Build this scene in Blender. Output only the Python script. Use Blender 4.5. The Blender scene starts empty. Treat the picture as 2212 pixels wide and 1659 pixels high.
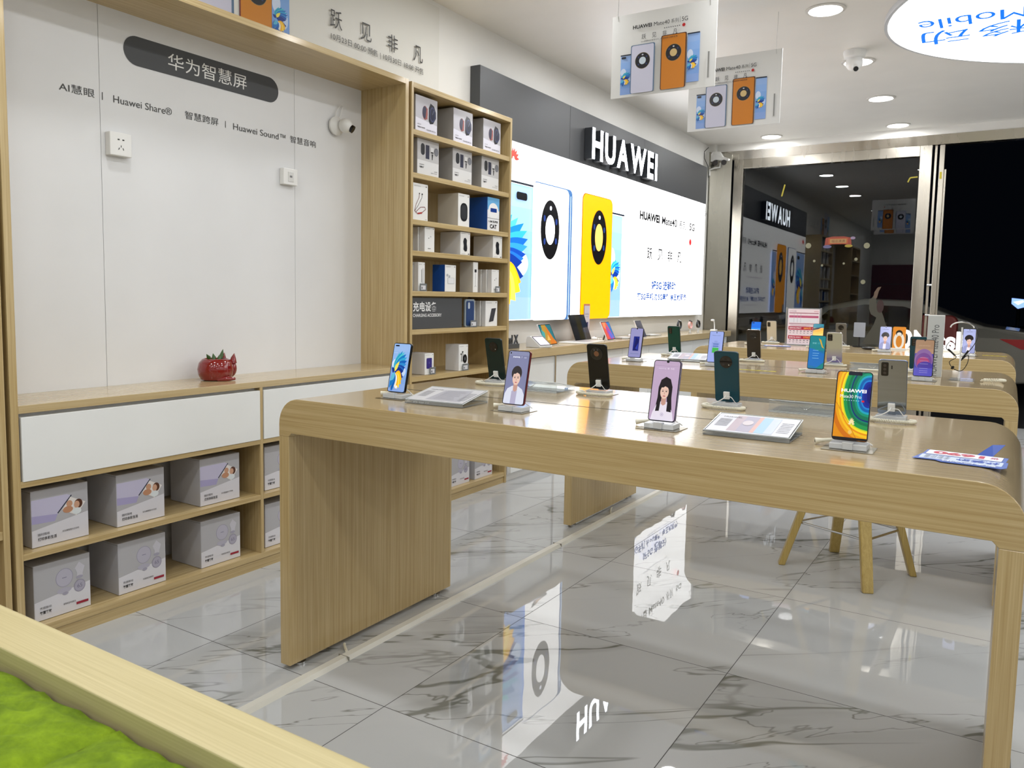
import bpy, math, random
from math import pi, sin, cos, radians
from mathutils import Matrix, Vector
random.seed(7)
SC = bpy.context.scene
COL = SC.collection

# ------------------------------------------------------------------ camera, world, exposure
CAM_H = 1.24
yaw, pitch, roll = .559886, .0864324, .0178888
fw = Vector((-sin(yaw)*cos(pitch), cos(yaw)*cos(pitch), -sin(pitch)))
rt = Vector((cos(yaw), sin(yaw), 0)); up = rt.cross(fw)
r2 = rt*cos(roll) + up*sin(roll); u2 = -rt*sin(roll) + up*cos(roll)
cd = bpy.data.cameras.new('camera'); cam = bpy.data.objects.new('camera', cd); COL.objects.link(cam)
cam.matrix_world = Matrix(((r2.x, u2.x, -fw.x, 0), (r2.y, u2.y, -fw.y, 0), (r2.z, u2.z, -fw.z, CAM_H), (0, 0, 0, 1)))
cd.sensor_width = 36; cd.sensor_fit = 'HORIZONTAL'; cd.lens = 1708.14/2212*36
cd.shift_y = -42.0/2212; cd.clip_start = .05; cd.clip_end = 200
cd.dof.use_dof = True; cd.dof.focus_distance = 2.9; cd.dof.aperture_fstop = 15
SC.camera = cam
SC.view_settings.view_transform = 'Standard'; SC.view_settings.look = 'None'
SC.view_settings.gamma = 1; SC.view_settings.use_curve_mapping = False
SC.view_settings.exposure = 0.0
SC.cycles.max_bounces = 8; SC.cycles.transparent_max_bounces = 12
w = bpy.data.worlds.new('night_sky'); SC.world = w; w.use_nodes = True
w.node_tree.nodes['Background'].inputs[0].default_value = (.25, .35, .6, 1)
w.node_tree.nodes['Background'].inputs[1].default_value = .004
LAMP_W = 7.2      # watts of one downlight
BOX_E = 1.9        # emission of the picture light box
OVAL_E = 2.4       # emission of the oval ceiling sign

# ------------------------------------------------------------------ materials
def lin(h):
    h = h.lstrip('#'); o = []
    for i in (0, 2, 4):
        v = int(h[i:i+2], 16)/255
        o.append(v/12.92 if v <= .04045 else ((v+.055)/1.055)**2.4)
    return (*o, 1)
MC = {}
def pm(name, col, rough=.5, metal=0, emit=0, coat=0, spec=.5, trans=0, ior=1.5):
    if name in MC: return MC[name]
    m = bpy.data.materials.new(name); m.use_nodes = True; b = m.node_tree.nodes['Principled BSDF']
    c = lin(col) if isinstance(col, str) else (*col, 1)
    b.inputs['Base Color'].default_value = c; b.inputs['Roughness'].default_value = rough
    b.inputs['Metallic'].default_value = metal; b.inputs['Coat Weight'].default_value = coat
    b.inputs['Specular IOR Level'].default_value = spec; b.inputs['IOR'].default_value = ior
    b.inputs['Transmission Weight'].default_value = trans
    if emit:
        b.inputs['Emission Color'].default_value = c; b.inputs['Emission Strength'].default_value = emit
    MC[name] = m; return m
def ink(col, e=0, rough=.4):
    return pm('ink_%s_%g_%g' % (col.lstrip('#'), e, rough), col, rough, emit=e)
def nodes(m): return m.node_tree.nodes, m.node_tree.links, m.node_tree.nodes['Principled BSDF']
def N(nt, t, **kw):
    n = nt.new(t)
    for k, v in kw.items(): setattr(n, k, v)
    return n
def wood(name, axis, c1='#aa8f5c', c2='#cdb88a', rough=.33, coat=.3, crough=.12):
    m = pm(name, c1, rough, coat=coat); nt, L, b = nodes(m)
    b.inputs['Coat Roughness'].default_value = crough
    tc = N(nt, 'ShaderNodeTexCoord'); mp = N(nt, 'ShaderNodeMapping')
    sc = {'x': (.8, 75, 75), 'y': (75, .8, 75), 'z': (75, 75, .8)}[axis]
    mp.inputs['Scale'].default_value = sc; L.new(tc.outputs['Object'], mp.inputs['Vector'])
    n1 = N(nt, 'ShaderNodeTexNoise'); n1.inputs['Scale'].default_value = 1.6; n1.inputs['Detail'].default_value = 6; n1.inputs['Distortion'].default_value = .15
    L.new(mp.outputs[0], n1.inputs['Vector'])
    mp2 = N(nt, 'ShaderNodeMapping'); mp2.inputs['Scale'].default_value = tuple(s*6 for s in sc)
    L.new(tc.outputs['Object'], mp2.inputs['Vector'])
    n2 = N(nt, 'ShaderNodeTexNoise'); n2.inputs['Scale'].default_value = 1; n2.inputs['Detail'].default_value = 3; L.new(mp2.outputs[0], n2.inputs['Vector'])
    mx = N(nt, 'ShaderNodeMix', data_type='FLOAT'); mx.inputs[0].default_value = .45
    L.new(n1.outputs[0], mx.inputs[2]); L.new(n2.outputs[0], mx.inputs[3])
    cr = N(nt, 'ShaderNodeValToRGB'); cr.color_ramp.elements[0].position = .33; cr.color_ramp.elements[1].position = .67
    cr.color_ramp.elements[0].color = lin(c1); cr.color_ramp.elements[1].color = lin(c2)
    L.new(mx.outputs[0], cr.inputs[0]); L.new(cr.outputs[0], b.inputs['Base Color'])
    return m
WX, WY, WZ = wood('oak_laminate_x', 'x'), wood('oak_laminate_y', 'y'), wood('oak_laminate_z', 'z')
WTOP = wood('oak_laminate_worktop', 'x', '#a5906c', '#bfac88', .22, .6, .09)
WTOPY = wood('oak_laminate_ledge', 'y', '#b39c70', '#cbb78f', .25, .5, .1)
def wall_paint(name, col, rough=.6, bs=.02):
    m = pm(name, col, rough); nt, L, b = nodes(m)
    tc = N(nt, 'ShaderNodeTexCoord'); n = N(nt, 'ShaderNodeTexNoise'); n.inputs['Scale'].default_value = 2.5; n.inputs['Detail'].default_value = 5
    L.new(tc.outputs['Object'], n.inputs['Vector'])
    cr = N(nt, 'ShaderNodeValToRGB'); c = lin(col)
    cr.color_ramp.elements[0].position = .3; cr.color_ramp.elements[0].color = tuple(x*.95 for x in c[:3])+(1,)
    cr.color_ramp.elements[1].position = .7; cr.color_ramp.elements[1].color = c
    L.new(n.outputs[0], cr.inputs[0]); L.new(cr.outputs[0], b.inputs['Base Color'])
    bp = N(nt, 'ShaderNodeBump'); bp.inputs['Strength'].default_value = .1; bp.inputs['Distance'].default_value = bs
    n3 = N(nt, 'ShaderNodeTexNoise'); n3.inputs['Scale'].default_value = 3; L.new(tc.outputs['Object'], n3.inputs['Vector'])
    L.new(n3.outputs[0], bp.inputs['Height']); L.new(bp.outputs[0], b.inputs['Normal'])
    return m
WALL = wall_paint('white_wall_paint', '#e9e8e4'); CEIL = wall_paint('white_ceiling_paint', '#ebe9e4', .45)
PANEL = wall_paint('white_satin_panel', '#e6e7e9', .35, .004)
WHITE = pm('white_plastic', '#e8e8e6', .3); CREAM = pm('cream_cord', '#dcd8c6', .4)
DRAWER = wall_paint('white_drawer_lacquer', '#eceeed', .25, .002)
BLACK = pm('black_plastic', '#101012', .25); DGREY = pm('anthracite_panel', '#46484b', .45)
DARK = pm('dark_gap', '#15130f', .8); CHROME = pm('chrome', '#c8c8c8', .15, 1)
PLATE = pm('grey_metal_plate', '#b0a998', .25, 1)
def steel():
    m = pm('brushed_stainless_steel', '#bdb7ab', .22, 1); nt, L, b = nodes(m)
    tc = N(nt, 'ShaderNodeTexCoord'); mp = N(nt, 'ShaderNodeMapping'); mp.inputs['Scale'].default_value = (3, 3, .6)
    L.new(tc.outputs['Object'], mp.inputs[0]); n = N(nt, 'ShaderNodeTexNoise'); n.inputs['Scale'].default_value = 3; L.new(mp.outputs[0], n.inputs['Vector'])
    mr = N(nt, 'ShaderNodeMapRange'); mr.inputs[3].default_value = .16; mr.inputs[4].default_value = .36
    L.new(n.outputs[0], mr.inputs[0]); L.new(mr.outputs[0], b.inputs['Roughness'])
    return m
STEEL = steel()
def clear(name, tint, refl_rough=0, ior=1.5, extra=0):
    m = bpy.data.materials.new(name); m.use_nodes = True; nt = m.node_tree.nodes; L = m.node_tree.links; nt.clear()
    o = nt.new('ShaderNodeOutputMaterial'); mx = nt.new('ShaderNodeMixShader'); t = nt.new('ShaderNodeBsdfTransparent'); g = nt.new('ShaderNodeBsdfGlossy')
    f = nt.new('ShaderNodeFresnel'); f.inputs['IOR'].default_value = ior
    t.inputs[0].default_value = tint; g.inputs['Roughness'].default_value = refl_rough
    fac = f.outputs[0]
    if extra:
        a = nt.new('ShaderNodeMath'); a.operation = 'ADD'; a.inputs[1].default_value = extra; a.use_clamp = True; L.new(fac, a.inputs[0]); fac = a.outputs[0]
    L.new(fac, mx.inputs[0]); L.new(t.outputs[0], mx.inputs[1]); L.new(g.outputs[0], mx.inputs[2]); L.new(mx.outputs[0], o.inputs[0])
    return m
GLASS = clear('window_glass', (.86, .88, .88, 1), 0, 1.52, 0)
ACRYL = clear('clear_acrylic', (.95, .97, .97, 1), .02, 1.49, .03)
def milky(m, f_):
    nt = m.node_tree.nodes; L = m.node_tree.links; o = nt['Material Output']; src = o.inputs[0].links[0].from_socket
    d = nt.new('ShaderNodeBsdfDiffuse'); d.inputs[0].default_value = (.8, .83, .85, 1); x = nt.new('ShaderNodeMixShader'); x.inputs[0].default_value = f_
    L.new(src, x.inputs[1]); L.new(d.outputs[0], x.inputs[2]); L.new(x.outputs[0], o.inputs[0])
milky(ACRYL, .13)
EDGE = pm('acrylic_polished_edge', '#dfe5e8', .1, spec=.8)
FROST = pm('frosted_acrylic', '#e6e9ec', .15, spec=.6, trans=.35, ior=1.45)

def floor_mat():
    m = pm('polished_marble_tiles', '#c4c4c6', .04, spec=.6); nt, L, b = nodes(m)
    def math_(op, a, bb=None, v=None):
        n = N(nt, 'ShaderNodeMath', operation=op)
        if hasattr(a, 'is_linked') or hasattr(a, 'links'): L.new(a, n.inputs[0])
        else: n.inputs[0].default_value = a
        if bb is not None:
            if isinstance(bb, (int, float)): n.inputs[1].default_value = bb
            else: L.new(bb, n.inputs[1])
        return n.outputs[0]
    tc = N(nt, 'ShaderNodeTexCoord'); sp = N(nt, 'ShaderNodeSeparateXYZ'); L.new(tc.outputs['Object'], sp.inputs[0])
    T = .8
    u = math_('DIVIDE', math_('ADD', sp.outputs[0], 1.525+8*T), T); v = math_('DIVIDE', math_('ADD', sp.outputs[1], -1.742+8*T), T)
    fu, fv = math_('FRACT', u), math_('FRACT', v); iu, iv = math_('FLOOR', u), math_('FLOOR', v)
    eu = math_('ABSOLUTE', math_('SUBTRACT', fu, .5)); ev = math_('ABSOLUTE', math_('SUBTRACT', fv, .5))
    g = math_('GREATER_THAN', math_('MAXIMUM', eu, ev), .5-.0013/T)
    # per-tile offset so that the veins stop at the joints
    off = N(nt, 'ShaderNodeCombineXYZ'); L.new(math_('MULTIPLY', iu, 3.71), off.inputs[0]); L.new(math_('MULTIPLY', iv, 5.37), off.inputs[1]); L.new(math_('ADD', math_('MULTIPLY', iu, 1.9), math_('MULTIPLY', iv, 2.3)), off.inputs[2])
    rot = N(nt, 'ShaderNodeVectorRotate', rotation_type='Z_AXIS'); rot.inputs['Angle'].default_value = -radians(42); L.new(tc.outputs['Object'], rot.inputs['Vector'])
    mp = N(nt, 'ShaderNodeMapping'); mp.inputs['Scale'].default_value = (.38, 1.75, 1); L.new(rot.outputs[0], mp.inputs['Vector'])
    va = N(nt, 'ShaderNodeVectorMath', operation='ADD'); L.new(mp.outputs[0], va.inputs[0]); L.new(off.outputs[0], va.inputs[1])
    def vein(scale, wid, dist, seed):
        n = N(nt, 'ShaderNodeTexNoise'); n.inputs['Scale'].default_value = scale; n.inputs['Detail'].default_value = 5; n.inputs['Roughness'].default_value = .55; n.inputs['Distortion'].default_value = dist
        a2 = N(nt, 'ShaderNodeVectorMath', operation='ADD'); L.new(va.outputs[0], a2.inputs[0]); a2.inputs[1].default_value = (seed, seed*2, 0); L.new(a2.outputs[0], n.inputs['Vector'])
        d = math_('ABSOLUTE', math_('SUBTRACT', n.outputs[0], .5))
        r = N(nt, 'ShaderNodeMapRange', interpolation_type='SMOOTHSTEP'); L.new(d, r.inputs[0]); r.inputs[1].default_value = 0; r.inputs[2].default_value = wid; r.inputs[3].default_value = 1; r.inputs[4].default_value = 0
        return r.outputs[0]
    v1, v2 = vein(.8, .010, .6, 0), vein(1.5, .008, .8, 4.2)
    big = N(nt, 'ShaderNodeTexNoise'); big.inputs['Scale'].default_value = 1.3; big.inputs['Detail'].default_value = 2; L.new(va.outputs[0], big.inputs['Vector'])
    mask = N(nt, 'ShaderNodeMapRange'); L.new(big.outputs[0], mask.inputs[0]); mask.inputs[1].default_value = .43; mask.inputs[2].default_value = .56
    soft = vein(.8, .05, .5, 0)
    vv = math_('ADD', math_('MULTIPLY', math_('MAXIMUM', v1, math_('MULTIPLY', v2, .75)), mask.outputs[0]), math_('MULTIPLY', math_('MULTIPLY', soft, mask.outputs[0]), .25))
    mx = N(nt, 'ShaderNodeMix', data_type='RGBA'); L.new(math_('MINIMUM', vv, 1), mx.inputs[0])
    mx.inputs[6].default_value = lin('#b6b8b9'); mx.inputs[7].default_value = lin('#73756f')
    m2 = N(nt, 'ShaderNodeMix', data_type='RGBA'); L.new(g, m2.inputs[0]); L.new(mx.outputs[2], m2.inputs[6]); m2.inputs[7].default_value = lin('#33332f')
    L.new(m2.outputs[2], b.inputs['Base Color'])
    rg = N(nt, 'ShaderNodeMapRange'); L.new(g, rg.inputs[0]); rg.inputs[3].default_value = .012; rg.inputs[4].default_value = .7; L.new(rg.outputs[0], b.inputs['Roughness'])
    nb = N(nt, 'ShaderNodeTexNoise'); nb.inputs['Scale'].default_value = 5; nb.inputs['Detail'].default_value = 1; L.new(tc.outputs['Object'], nb.inputs['Vector'])
    bp = N(nt, 'ShaderNodeBump'); bp.inputs['Strength'].default_value = .035; bp.inputs['Distance'].default_value = .01; L.new(nb.outputs[0], bp.inputs['Height']); L.new(bp.outputs[0], b.inputs['Normal'])
    return m

# ------------------------------------------------------------------ mesh helpers
class MB:
    def __init__(s): s.v = []; s.f = []; s.mi = []; s.m = []
    def add(s, vs, fs, mat):
        if mat not in s.m: s.m.append(mat)
        k = len(s.v); i = s.m.index(mat); s.v += [tuple(p) for p in vs]
        for f in fs: s.f.append(tuple(a+k for a in f)); s.mi.append(i)
        return s
    def box(s, x0, x1, y0, y1, z0, z1, mat):
        return s.add([(x0, y0, z0), (x1, y0, z0), (x1, y1, z0), (x0, y1, z0), (x0, y0, z1), (x1, y0, z1), (x1, y1, z1), (x0, y1, z1)],
                     [(0, 3, 2, 1), (4, 5, 6, 7), (0, 1, 5, 4), (1, 2, 6, 5), (2, 3, 7, 6), (3, 0, 4, 7)], mat)
    def prism(s, pts, axis, a0, a1, mat):
        # pts run counter-clockwise seen from the +axis side
        n = len(pts)
        P = {'x': lambda p, a: (a, p[0], p[1]), 'y': lambda p, a: (p[1], a, p[0]), 'z': lambda p, a: (p[0], p[1], a)}[axis]
        vs = [P(p, a0) for p in pts]+[P(p, a1) for p in pts]
        return s.add(vs, [tuple(range(n-1, -1, -1)), tuple(range(n, 2*n))]+[(i, (i+1) % n, n+(i+1) % n, n+i) for i in range(n)], mat)
    def tube(s, pts, r, n, mat, closed=False, cap=True):
        pts = [Vector(p) for p in pts]; m = len(pts); R = r if hasattr(r, '__len__') else [r]*m; vs = []; ref = None
        for i, p in enumerate(pts):
            t = (pts[(i+1) % m]-pts[i-1]) if (closed or 0 < i < m-1) else (pts[1]-pts[0] if i == 0 else pts[-1]-pts[-2])
            t.normalize()
            if ref is None: ref = t.orthogonal().normalized()
            ref = (ref-t*ref.dot(t)).normalized(); bi = t.cross(ref)
            for k in range(n):
                a = 2*pi*k/n; vs.append(p+(ref*cos(a)+bi*sin(a))*R[i])
        fs = [(i*n+k, i*n+(k+1) % n, ((i+1) % m)*n+(k+1) % n, ((i+1) % m)*n+k) for i in range(m if closed else m-1) for k in range(n)]
        if not closed and cap: fs += [tuple(range(n-1, -1, -1)), tuple((m-1)*n+k for k in range(n))]
        return s.add(vs, fs, mat)
    def cyl(s, p0, p1, r, n, mat): return s.tube([p0, p1], r, n, mat)
    def lathe(s, prof, n, mat, c=(0, 0, 0)):
        m = len(prof); vs = [(c[0]+r*cos(2*pi*k/n), c[1]+r*sin(2*pi*k/n), c[2]+z) for r, z in prof for k in range(n)]
        fs = [(i*n+k, i*n+(k+1) % n, (i+1)*n+(k+1) % n, (i+1)*n+k) for i in range(m-1) for k in range(n)]
        fs += [tuple(range(n-1, -1, -1)), tuple((m-1)*n+k for k in range(n))]
        return s.add(vs, fs, mat)
    def ball(s, c, r, mat, n=20, sc=(1, 1, 1)):
        prof = [(max(1e-4, r*sin(pi*i/12)), -r*cos(pi*i/12)) for i in range(13)]; k = len(s.v); s.lathe(prof, n, mat)
        for i in range(k, len(s.v)): p = s.v[i]; s.v[i] = (c[0]+p[0]*sc[0], c[1]+p[1]*sc[1], c[2]+p[2]*sc[2])
        return s
    def xf(s, M): s.v = [tuple(M @ Vector(p)) for p in s.v]; return s
    def build(s, name, parent=None, loc=(0, 0, 0), rot=(0, 0, 0), smooth=False, bevel=0, seg=2):
        me = bpy.data.meshes.new(name); me.from_pydata(s.v, [], s.f)
        for m in s.m: me.materials.append(m)
        me.polygons.foreach_set('material_index', s.mi)
        if smooth:
            me.polygons.foreach_set('use_smooth', [True]*len(s.f))
            try: me.set_sharp_from_angle(angle=radians(40))
            except Exception: pass
        me.update(); o = bpy.data.objects.new(name, me); COL.objects.link(o); o.location = loc; o.rotation_euler = rot
        if parent: o.parent = parent
        if bevel:
            b = o.modifiers.new('bevel', 'BEVEL'); b.width = bevel; b.segments = seg; b.limit_method = 'ANGLE'; b.angle_limit = radians(40)
        return o
def B(*a): return MB().box(*a)
def rrect(w, h, r, n=5, cx=0, cy=0):
    o = []
    for sx, sy, a0 in ((1, -1, -pi/2), (1, 1, 0), (-1, 1, pi/2), (-1, -1, pi)):
        for k in range(n+1):
            a = a0+pi/2*k/n; o.append((cx+sx*(w/2-r)+r*cos(a), cy+sy*(h/2-r)+r*sin(a)))
    return o
def tag(o, label, cat, group=None, kind=None):
    if label: o['label'] = label
    if cat: o['category'] = cat
    if group: o['group'] = group
    if kind: o['kind'] = kind
    return o
def thing(name, label, cat, loc=(0, 0, 0), rot=(0, 0, 0), group=None):
    o = bpy.data.objects.new(name, None); COL.objects.link(o); o.empty_display_size = .05
    o.location = loc; o.rotation_euler = rot; return tag(o, label, cat, group)
def struct(o): o['kind'] = 'structure'; return o
def dup(root, loc, rot=None, label=None, group=None):
    r = root.copy(); COL.objects.link(r); r.location = loc
    if rot is not None: r.rotation_euler = rot
    if label: r['label'] = label
    if group: r['group'] = group
    for ch in list(root.children):
        c = ch.copy(); COL.objects.link(c); c.parent = r
        for g in list(ch.children):
            d = g.copy(); COL.objects.link(d); d.parent = c
    return r

GL = {}
def glyphs(s, bold=0, ext=0):
    k = (s, bold, ext)
    if k not in GL:
        cu = bpy.data.curves.new('tmp_text', 'FONT'); cu.body = s; cu.size = 1; cu.offset = bold; cu.resolution_u = 4; cu.extrude = ext
        ob = bpy.data.objects.new('tmp_text', cu); COL.objects.link(ob)
        bpy.context.view_layer.update()
        me = bpy.data.meshes.new_from_object(ob.evaluated_get(bpy.context.evaluated_depsgraph_get()))
        vs = [tuple(v.co) for v in me.vertices]; fs = [(tuple(p.vertices), tuple(p.normal)) for p in me.polygons]
        bpy.data.meshes.remove(me); bpy.data.objects.remove(ob); bpy.data.curves.remove(cu)
        if not vs: vs = [(0, 0, 0), (1, 0, 0), (1, 1, 0)]; fs = [((0, 1, 2), (0, 0, 1))]
        xs = [v[0] for v in vs]; ys = [v[1] for v in vs]
        GL[k] = (vs, fs, min(xs), max(xs), min(ys), max(ys))
    return GL[k]
class Art:
    """flat printed picture made of coloured shapes, in its own plane (u right, v up)"""
    def __init__(s, e=0, rough=.4): s.items = []; s.k = 0; s.e = e; s.rough = rough; s.T = None
    def mat(s, col, e=None):
        if not isinstance(col, str): return col
        return ink(col, s.e if e is None else e, s.rough)
    def _put(s, vs, fs, col, e=None, same=False):
        if not same: s.k += 1
        if s.T: vs = [(s.T[0]+s.T[2]*p[0], s.T[1]+s.T[3]*p[1]) for p in vs]
        s.items.append((vs, fs, s.mat(col, e), s.k))
    def poly(s, pts, col, e=None, same=False): s._put(list(pts), [tuple(range(len(pts)))], col, e, same)
    def rect(s, x0, y0, x1, y1, col, e=None, same=False): s.poly([(x0, y0), (x1, y0), (x1, y1), (x0, y1)], col, e, same)
    def rr(s, x0, y0, x1, y1, r, col, e=None, same=False): s.poly(rrect(x1-x0, y1-y0, r, 4, (x0+x1)/2, (y0+y1)/2), col, e, same)
    def ell(s, cx, cy, rx, ry, col, e=None, n=28, same=False, a0=0, a1=2*pi):
        s.poly([(cx+rx*cos(a0+(a1-a0)*k/n), cy+ry*sin(a0+(a1-a0)*k/n)) for k in range(n if a1-a0 >= 6.28 else n+1)], col, e, same)
    def line(s, x0, y0, x1, y1, w, col, e=None, same=False):
        d = Vector((x1-x0, y1-y0)).normalized(); nx, ny = -d.y*w/2, d.x*w/2
        s.poly([(x0-nx, y0-ny), (x1-nx, y1-ny), (x1+nx, y1+ny), (x0+nx, y0+ny)], col, e, same)
    def path(s, pts, w, col, e=None):
        for i in range(len(pts)-1): s.line(*pts[i], *pts[i+1], w, col, e, same=i > 0)
    def petal(s, cx, cy, ang, ln, wd, col, e=None, bend=0):
        a = radians(ang); L_, R_ = [], []
        for i in range(9):
            t = i/8; wv = wd*sin(pi*t**.8)*.5; x = t*ln; y = bend*ln*t*t
            L_.append((x, y+wv)); R_.append((x, y-wv))
        s.poly([(cx+x*cos(a)-y*sin(a), cy+x*sin(a)+y*cos(a)) for x, y in R_+L_[::-1][1:-1]], col, e)
    def text(s, t, x, y, h, col='#222222', w=None, al='l', bold=0, e=None):
        """x, y: lower left (or centre) of the text's box, h its height, w its width"""
        vs, fs, x0, x1, y0, y1 = glyphs(t, bold); ky = h/(y1-y0); kx = w/(x1-x0) if w else ky
        W = (x1-x0)*kx; ox = x-(W/2 if al == 'c' else W if al == 'r' else 0)
        s._put([(ox+(v[0]-x0)*kx, y+(v[1]-y0)*ky) for v in vs], [f[0] for f in fs], col, e)
    def build(s, name, parent, o, U, V, eps=.00012, loc=(0, 0, 0)):
        U, V, O = Vector(U), Vector(V), Vector(o); Nn = U.cross(V).normalized(); mb = MB()
        for vs, fs, m, k in s.items: mb.add([O+U*p[0]+V*p[1]+Nn*(eps*k) for p in vs], fs, m)
        return mb.build(name, parent, loc)

# ------------------------------------------------------------------ picture motifs
def flower(a, x0, y0, w, h, e=None):
    """blue phone wallpaper with a fanned blue and yellow flower; drawn inside the given box"""
    P = lambda u, v: (x0+u*w, y0+v*h)
    for i in range(6):
        c = ['#93b4e8', '#8ab0e8', '#7fa9e4', '#78a3e2', '#7aa0dc', '#86a4dc'][5-i]
        a.rect(x0, y0+h*i/6, x0+w, y0+h*(i+1)/6, c, e, same=i > 0)
    asp = min(.8, w/h*.95)
    def pl(u, v, ang, l, wd, c, b=0):
        n = 8; pts = []; aa = radians(ang); l *= .82; wd *= 1.7
        for sgn in (-1, 1):
            for i in (range(n+1) if sgn < 0 else range(n-1, 0, -1)):
                t = i/n; yy = sgn*wd*.5*sin(pi*t**.75)+b*l*t*t; xx = t*l
                px = u+(xx*cos(aa)-yy*sin(aa)); py = v+(xx*sin(aa)+yy*cos(aa))*asp
                pts.append((min(max(px, .01), .99), min(max(py, .01), .99)))
        a.poly([P(*p) for p in pts], c, e)
    a.ell(x0+w*.25, y0+h*.58, w*.24, h*.10, '#cfdcf4', e); a.ell(x0+w*.72, y0+h*.42, w*.2, h*.1, '#bcd2f2', e)
    hub = (.24, .42)
    for an, l, wd, c, b in ((88, .62, .16, '#3fb4c8', -.25), (76, .74, .16, '#1f93c4', -.3), (66, .80, .15, '#49bccc', -.3), (55, .86, .15, '#1477c0', -.28), (45, .88, .14, '#2f9fd0', -.25), (35, .86, .14, '#0f5cb4', -.2),
                            (26, .82, .13, '#2a86cc', -.15), (16, .76, .13, '#0c3f9c', -.1), (6, .70, .13, '#1c62b8', 0), (-4, .66, .14, '#0a2f86', .1), (60, .42, .09, '#e6d95a', -.2), (168, .26, .08, '#123f96', -.2), (150, .2, .05, '#0c2f80', .2)):
        pl(hub[0], hub[1], an, l, wd, c, b)
    for an, l, wd, c, b in ((-18, .62, .16, '#0b2d7e', .15), (-30, .58, .2, '#e0a512', .2), (-42, .62, .22, '#f2bd22', .2), (-55, .62, .2, '#f6d250', .15), (-66, .58, .18, '#eeb01a', .1), (-78, .5, .16, '#e7e3da', .1),
                            (-92, .48, .14, '#d8dfe8', 0), (-100, .55, .13, '#2c86c8', .1), (-110, .62, .14, '#1458ae', .15), (-120, .5, .1, '#e4cf3e', .1), (-128, .58, .14, '#1b74c0', .1), (-140, .4, .1, '#5ab4d4', 0)):
        pl(.30, .38, an, l, wd, c, b)
def back_mate(a, x0, y0, w, h, body, edge, inner, e=None, r=.03, ringy=.72, lens=True):
    a.rr(x0, y0, x0+w, y0+h, min(w, h)*r*2, edge, e); a.rr(x0+w*.035, y0, x0+w*.955, y0+h*.985, min(w, h)*r*2, body, e)
    cx, cy, rr = x0+w*.5, y0+h*ringy, w*.30
    a.ell(cx, cy, rr*1.04, rr*1.04, '#8a7a50', e); a.ell(cx, cy, rr, rr, '#15151c', e); a.ell(cx, cy, rr*.47, rr*.47, inner, e)
    if lens:
        for an in (40, 140, 220, 320): a.ell(cx+rr*.72*cos(radians(an)), cy+rr*.72*sin(radians(an)), rr*.12, rr*.12, '#2c3560', e, n=12)
        a.rr(cx-rr*.12, cy+rr*.66, cx+rr*.12, cy+rr*.82, rr*.07, '#c8ccd8', e)
def emblem(a, cx, cy, r, col, e=None):
    for k in range(8):
        an = 90+(k-3.5)*25; a.petal(cx+r*.15*cos(radians(an)), cy+r*.15*sin(radians(an)), an, r, r*.34, col, e)
def campaign(a, W, H, e=None):
    a.rect(0, 0, W, H, '#d9d9d7', e)
    ph = .03*H
    flower(a, .095*W, ph, .115*W, .47*H, e); a.rect(.095*W, .5*H, .21*W, .515*H, '#1c2738', e); a.rr(.105*W, .465*H, .15*W, .49*H, .01*H, '#141a28', e)
    flower(a, .74*W, ph+.05*H, .115*W, .56*H, e); a.rect(.74*W, .635*H, .855*W, .65*H, '#1c2738', e)
    back_mate(a, .20*W, ph, .235*W, .58*H, '#c9c9dc', '#56708e', '#c4d2de', e, ringy=.66)
    back_mate(a, .495*W, ph, .24*W, .64*H, '#c87a1c', '#55301c', '#cdb27a', e, ringy=.66)
    a.text('HUAWEI', .215*W, .80*H, .045*H, '#141414', w=.185*W, bold=.03, e=e); a.text('Mate40', .42*W, .80*H, .046*H, '#141414', w=.15*W, e=e)
    a.text('系列', .585*W, .797*H, .05*H, '#333333', w=.07*W, e=e); a.line(.67*W, .79*H, .67*W, .86*H, .003*W, '#555555', e); a.text('5G', .685*W, .80*H, .05*H, '#141414', w=.055*W, e=e)
    a.ell(.705*W, .755*H, .015*W, .02*H, '#b3161c', e)
    for i in range(8): a.rect((.52+.02*i)*W, .75*H, (.53+.02*i)*W, .76*H, '#555555', e, same=i > 0)
    for i, c in enumerate('跃见非凡'): a.text(c, (.305+.1*i)*W, .665*H, .06*H, '#222222', w=.042*W, e=e)
    a.text('5nm麒麟9000旗舰芯片 | 超感知徕卡电影影像', .3*W, .625*H, .022*H, '#333333', w=.35*W, e=e)
    a.rect(.935*W, .1*H, .95*W, .4*H, '#8a8a88', e)
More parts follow.
